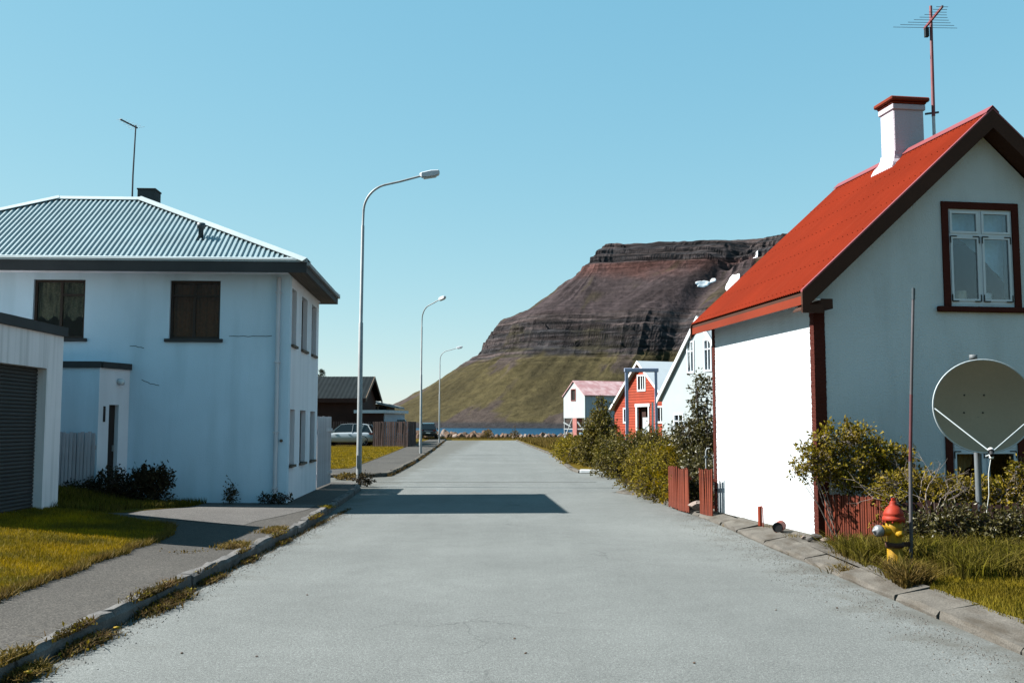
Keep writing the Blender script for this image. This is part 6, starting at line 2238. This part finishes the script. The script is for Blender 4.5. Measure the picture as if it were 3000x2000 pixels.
# ================================================================== SHRUBS, LEFT
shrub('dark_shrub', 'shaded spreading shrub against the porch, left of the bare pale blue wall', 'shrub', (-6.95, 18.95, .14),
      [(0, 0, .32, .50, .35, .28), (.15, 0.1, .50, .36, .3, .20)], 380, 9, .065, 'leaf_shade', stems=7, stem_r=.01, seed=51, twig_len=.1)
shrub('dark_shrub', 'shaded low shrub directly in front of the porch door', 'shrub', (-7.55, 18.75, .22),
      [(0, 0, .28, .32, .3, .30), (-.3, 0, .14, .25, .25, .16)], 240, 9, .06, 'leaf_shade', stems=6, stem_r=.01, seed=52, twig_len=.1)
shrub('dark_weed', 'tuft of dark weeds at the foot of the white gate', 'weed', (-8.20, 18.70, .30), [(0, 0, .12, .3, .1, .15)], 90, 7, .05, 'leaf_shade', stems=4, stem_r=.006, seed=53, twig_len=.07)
shrub('dark_weed', 'tall thin weed against the middle of the pale blue wall', 'weed', (-5.50, 19.62, .10), [(0, 0, .18, .10, .08, .16), (.02, 0, .42, .04, .03, .1)], 55, 6, .045, 'weed', stems=5, stem_r=.005, seed=54, twig_len=.08)
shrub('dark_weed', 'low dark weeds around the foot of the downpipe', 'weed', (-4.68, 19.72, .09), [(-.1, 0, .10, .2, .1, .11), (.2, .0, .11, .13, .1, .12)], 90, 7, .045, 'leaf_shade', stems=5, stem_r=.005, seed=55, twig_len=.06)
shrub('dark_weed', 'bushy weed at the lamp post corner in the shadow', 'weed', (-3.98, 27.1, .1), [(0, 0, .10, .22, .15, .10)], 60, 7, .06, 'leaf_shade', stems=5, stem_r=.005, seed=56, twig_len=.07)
shrub('low_weed', 'yellow-green weed patch in the kerb of the side street', 'weed', (-4.95, 30.6, .0), [(0, 0, .05, .45, .3, .07)], 80, 7, .07, 'grass_dry', stems=5, stem_r=.005, seed=57, twig_len=.07)

# ================================================================== GRASS
def flat(z):
    return lambda x, y: np.full_like(x, z)


lp = poly_pts(90000, [(-4.40, 7.0), (-4.46, 9.5), (-4.52, 10.7), (-4.62, 13.6), (-4.95, 14.6), (-6.3, 15.3), (-9.5, 15.3), (-8.6, 13.0), (-7.0, 10.0), (-5.8, 7.0)], gz)
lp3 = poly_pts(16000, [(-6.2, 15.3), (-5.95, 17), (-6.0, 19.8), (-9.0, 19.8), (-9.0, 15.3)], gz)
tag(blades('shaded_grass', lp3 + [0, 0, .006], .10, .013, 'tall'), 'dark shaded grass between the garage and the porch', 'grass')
lp = lp[lp[:, 0] < lawn_edge(lp[:, 1]) + .03]
tag(blades('lawn_grass', lp + [0, 0, .008], .040, .010, 'grass'), 'short yellow-green grass of the front lawn', 'grass')
# ragged lawn rim
yr = nrng.uniform(7, 14.8, 5000)
rim = np.column_stack([lawn_edge(yr) + nrng.normal(0.0, .03, 5000), yr, np.zeros(5000)])
rim[:, 2] = gz(rim[:, 0], rim[:, 1])
tag(blades('lawn_rim_grass', rim, .07, .011, 'grass_dry', lean=.7), 'ragged dry grass along the lawn edge', 'grass')
fp = poly_pts(60000, [(-5.95, 36.5), (-6.5, 48), (-7.1, 60), (-7.6, 69), (-7.8, 71.5), (-18, 71.5), (-9.5, 34.8), (-8, 34.3)], .112)
tag(blades('far_lawn_grass', fp, .07, .03, 'grass'), 'yellow grass of the far lawn before the parked car', 'grass')
vp_ = poly_pts(26000, [(-10, 114.6), (-9, 113), (-7.7, 114.85), (.5, 114.85), (2.2, 70), (3.0, 50), (6, 52), (8, 116.9), (-11, 116.9)], .1)
tag(blades('verge_grass', vp_, .22, .07, 'grass_dry'), 'dry yellow grass between the road end and the rocks', 'grass')
rp = poly_pts(30000, [(3.98, 7.2), (3.95, 9.6), (4.35, 10.3), (5.6, 10.25), (6.8, 10.3), (6.0, 7.2)], .10)
tag(blades('right_lawn_grass', rp, .04, .010, 'grass_green'), 'short grass behind the right kerb', 'grass')
tp = poly_pts(9500, [(4.05, 12.9), (4.25, 13.3), (4.85, 12.7), (6.8, 11.7), (6.7, 10.55), (5.4, 10.35), (4.25, 10.0), (3.86, 9.9), (3.84, 10.6), (3.92, 12.0)], .09)
tp = tp[~((np.abs(tp[:, 0] - 4.2) < .30) & (tp[:, 1] < 11.35) & (nrng.random(len(tp)) < .8))]
tp[:, 2] -= np.where(np.hypot(tp[:, 0] - 4.2, (tp[:, 1] - 10.6) * .5) < .38, .12, 0)
tp[:, 2] -= .13 * np.clip((tp[:, 1] - 12.0) / .9, 0, 1)
tall = blades('tall_grass', tp, .27, .013, 'tall', lean=.55, seg=3)
tag(tall, 'long dark grass around the hydrant and along the red fence', 'grass')
tp2 = poly_pts(900, [(3.78, 9.75), (4.12, 9.85), (4.1, 10.35), (3.86, 10.5)], .07)
tag(blades('dry_tuft', tp2, .22, .013, 'grass_dry', lean=.6, seg=3), 'bleached grass tuft spilling over the kerb in front of the hydrant', 'grass tuft')


# weeds rooted in the left kerb: separate clumps
def kerb_weed(x, y, L_, w, h, n, label, mt='weed', dry=.5, zb=.0):
    t = thing('kerb_weed', label, 'weed', (x, y, zb))
    pts = np.column_stack([nrng.normal(0, w, n), nrng.uniform(-L_ / 2, L_ / 2, n) * (0.4 + 0.6 * nrng.random(n)), np.zeros(n)])
    pts[:, 2] = np.where(pts[:, 0] + x < -3.26, .11, 0.0) - zb
    blades('blade', pts, h * .68, .012, mt, lean=.9, seg=3, parent=t)
    C2 = pts[nrng.integers(0, n, n // 4)] + np.column_stack([nrng.normal(0, .02, n // 4), nrng.normal(0, .03, n // 4), nrng.uniform(.01, h * .5, n // 4)])
    leaves_mesh('leaf', C2, np.tile([0, 0, .4], (n // 4, 1)), .034, 'grass_dry' if dry > .5 else 'leaf', t, kind='stuff')
    return t


kerb_weed(-3.24, 6.75, .55, .06, .10, 700, 'weed clump with dandelion leaves at the bottom left corner of the kerb', 'grass_dry', .6)
kerb_weed(-3.22, 7.65, .9, .055, .09, 800, 'long brownish weed clump on the second nearest stretch of left kerb')
kerb_weed(-3.22, 9.4, 1.5, .07, .10, 1500, 'largest brown weed clump, covering the kerb below the lawn')
kerb_weed(-3.20, 10.8, .8, .04, .07, 500, 'narrow weed line between the big clump and the bare kerb')
kerb_weed(-3.22, 12.35, .7, .045, .07, 450, 'weed clump at the foot of the bare dark kerb stretch')
kerb_weed(-3.55, 12.9, .8, .09, .08, 600, 'yellowish weed patch on the pavement edge, nearer one', 'grass_dry', .6, .11)
kerb_weed(-3.50, 14.8, 1.0, .08, .08, 600, 'yellowish weed patch on the pavement edge near the driveway', 'grass_dry', .6, .11)
kerb_weed(-3.24, 14.2, .9, .04, .07, 450, 'thin weeds in the gutter before the driveway kerb')
kerb_weed(-3.30, 17.0, 1.2, .04, .06, 380, 'sparse weeds in the kerb joint near the big shadow')
kerb_weed(-3.48, 18.9, .5, .05, .08, 200, 'small green weed at the corner where the kerb enters the shadow', 'grass')
kerb_weed(-4.10, 12.3, .5, .16, .03, 160, 'flat dry weeds in the middle of the left pavement', 'grass_dry', .6, .11)
# right kerb weeds
for (x, y, L_, w, h, n, lab) in ((3.62, 16.6, .35, .06, .06, 200, 'yellow weed tuft in the kerb before the far end of the stucco wall'), (3.62, 13.0, .5, .05, .05, 160, 'faint weeds in the right gutter below the wall corner'),
                                 (3.72, 11.3, .6, .06, .13, 350, 'straw-coloured weeds over the right kerb beside the batten fence')):
    kerb_weed(x, y, L_, w, h, n, lab, 'grass_dry', .6, .05)
gp = np.column_stack([nrng.normal(-3.22, .03, 2600), nrng.uniform(3, 20, 2600), np.zeros(2600)])
tag(blades('gutter_grass', gp, .035, .010, 'weed', lean=1.0), 'sparse grass in the left gutter', 'grass')
gp = np.column_stack([nrng.normal(0, .035, 5200), nrng.uniform(32.5, 100, 5200), np.zeros(5200)])
gp[:, 0] += np.interp(gp[:, 1], [32.5, 45.3, 64.4, 114.8], [-3.98, -4.32, -5.14, -7.53])
gp = gp[fbm(gp[:, 1] * .35, None, 3, 91) > -.1]
tag(blades('gutter_grass', gp, .11, .03, 'weed', lean=.8), 'weeds along the far left kerb', 'grass')
gp = np.column_stack([nrng.normal(.08, .06, 3500), nrng.uniform(10.6, 24, 3500), np.zeros(3500)])
gp[:, 0] += np.interp(gp[:, 1], [10.5, 14, 17.1, 19.8, 24.1], [3.84, 3.86, 3.8, 3.6, 3.25])
gp = gp[(fbm(gp[:, 1] * 1.1, None, 3, 93) > .12) | (gp[:, 1] > 18.4)]
tag(blades('gutter_grass', gp + [0, 0, .08], .06, .011, 'grass_dry', lean=.8), 'thin grass along the foot of the stucco wall', 'grass')


# dandelions
def dandelion(x, y, z, label):
    t = thing('dandelion', label, 'flower', (x, y, z))
    MB().lathe([(0, .05), (.022, .052), (.028, .062), (.0, .068)], seg=10).build('flower_head', 'flower', t)
    q = MB()
    for k in range(6):
        a = k * 1.05
        u = V3(math.cos(a), math.sin(a), .25) * .075
        s_ = V3(-math.sin(a), math.cos(a), 0) * .014
        q.add([(0, 0, .005), u * .5 + s_, u, u * .5 - s_], [(0, 1, 2, 3)])
    q.tube([(0, 0, 0), (0, 0, .052)], .003, 5)
    q.build('leaf_rosette', 'weed', t, fix=False)


dandelion(-4.38, 8.62, .12, 'single yellow dandelion at the lawn edge, left')
dandelion(-3.14, 6.62, .0, 'yellow dandelion in the nearest kerb weeds')
dandelion(-3.13, 8.05, .0, 'small yellow dandelion in the gutter below the second weed clump')

# grit and pebbles on the road
for k, (x, y) in enumerate(((-1.83, 7.3), (.10, 7.4), (.02, 7.9), (1.27, 7.1), (2.37, 9.1), (-2.0, 9.9), (2.95, 9.2), (-2.4, 7.4))):
    o = mesh_obj('pebble', rock_meshes[k % 9], None, (x, y, .004), (0, 0, k), (.026, .022, .016))
    tag(o, 'tiny dark pebble lying on the asphalt', 'pebble', 'tiny pebbles scattered on the road')
n = 5000
side = nrng.random(n) < .45
gx = np.where(side, -3.2 + np.abs(nrng.normal(0, .13, n)), 3.5 - np.abs(nrng.normal(0, .28, n)))
gy = nrng.uniform(5.5, 19, n)
gx = np.where(side, gx, gx + (10.5 - np.minimum(gy, 14)) * .02)
s_ = nrng.uniform(.003, .009, n)
V_ = np.zeros((n, 4, 3))
th = nrng.uniform(0, 6.28, n)
for j in range(3):
    V_[:, j] = np.column_stack([gx + np.cos(th + j * 2.09) * s_, gy + np.sin(th + j * 2.09) * s_, np.full(n, .001)])
V_[:, 3] = np.column_stack([gx, gy, s_ * 1.1])
q4 = np.arange(n)[:, None] * 4
tag(np_mesh('gutter_grit', V_.reshape(-1, 3), np.concatenate([q4 + np.array(t) for t in ([0, 1, 3], [1, 2, 3], [2, 0, 3])], 0), 'rock_grey', kind='stuff'), 'loose grit along both road edges', 'grit')
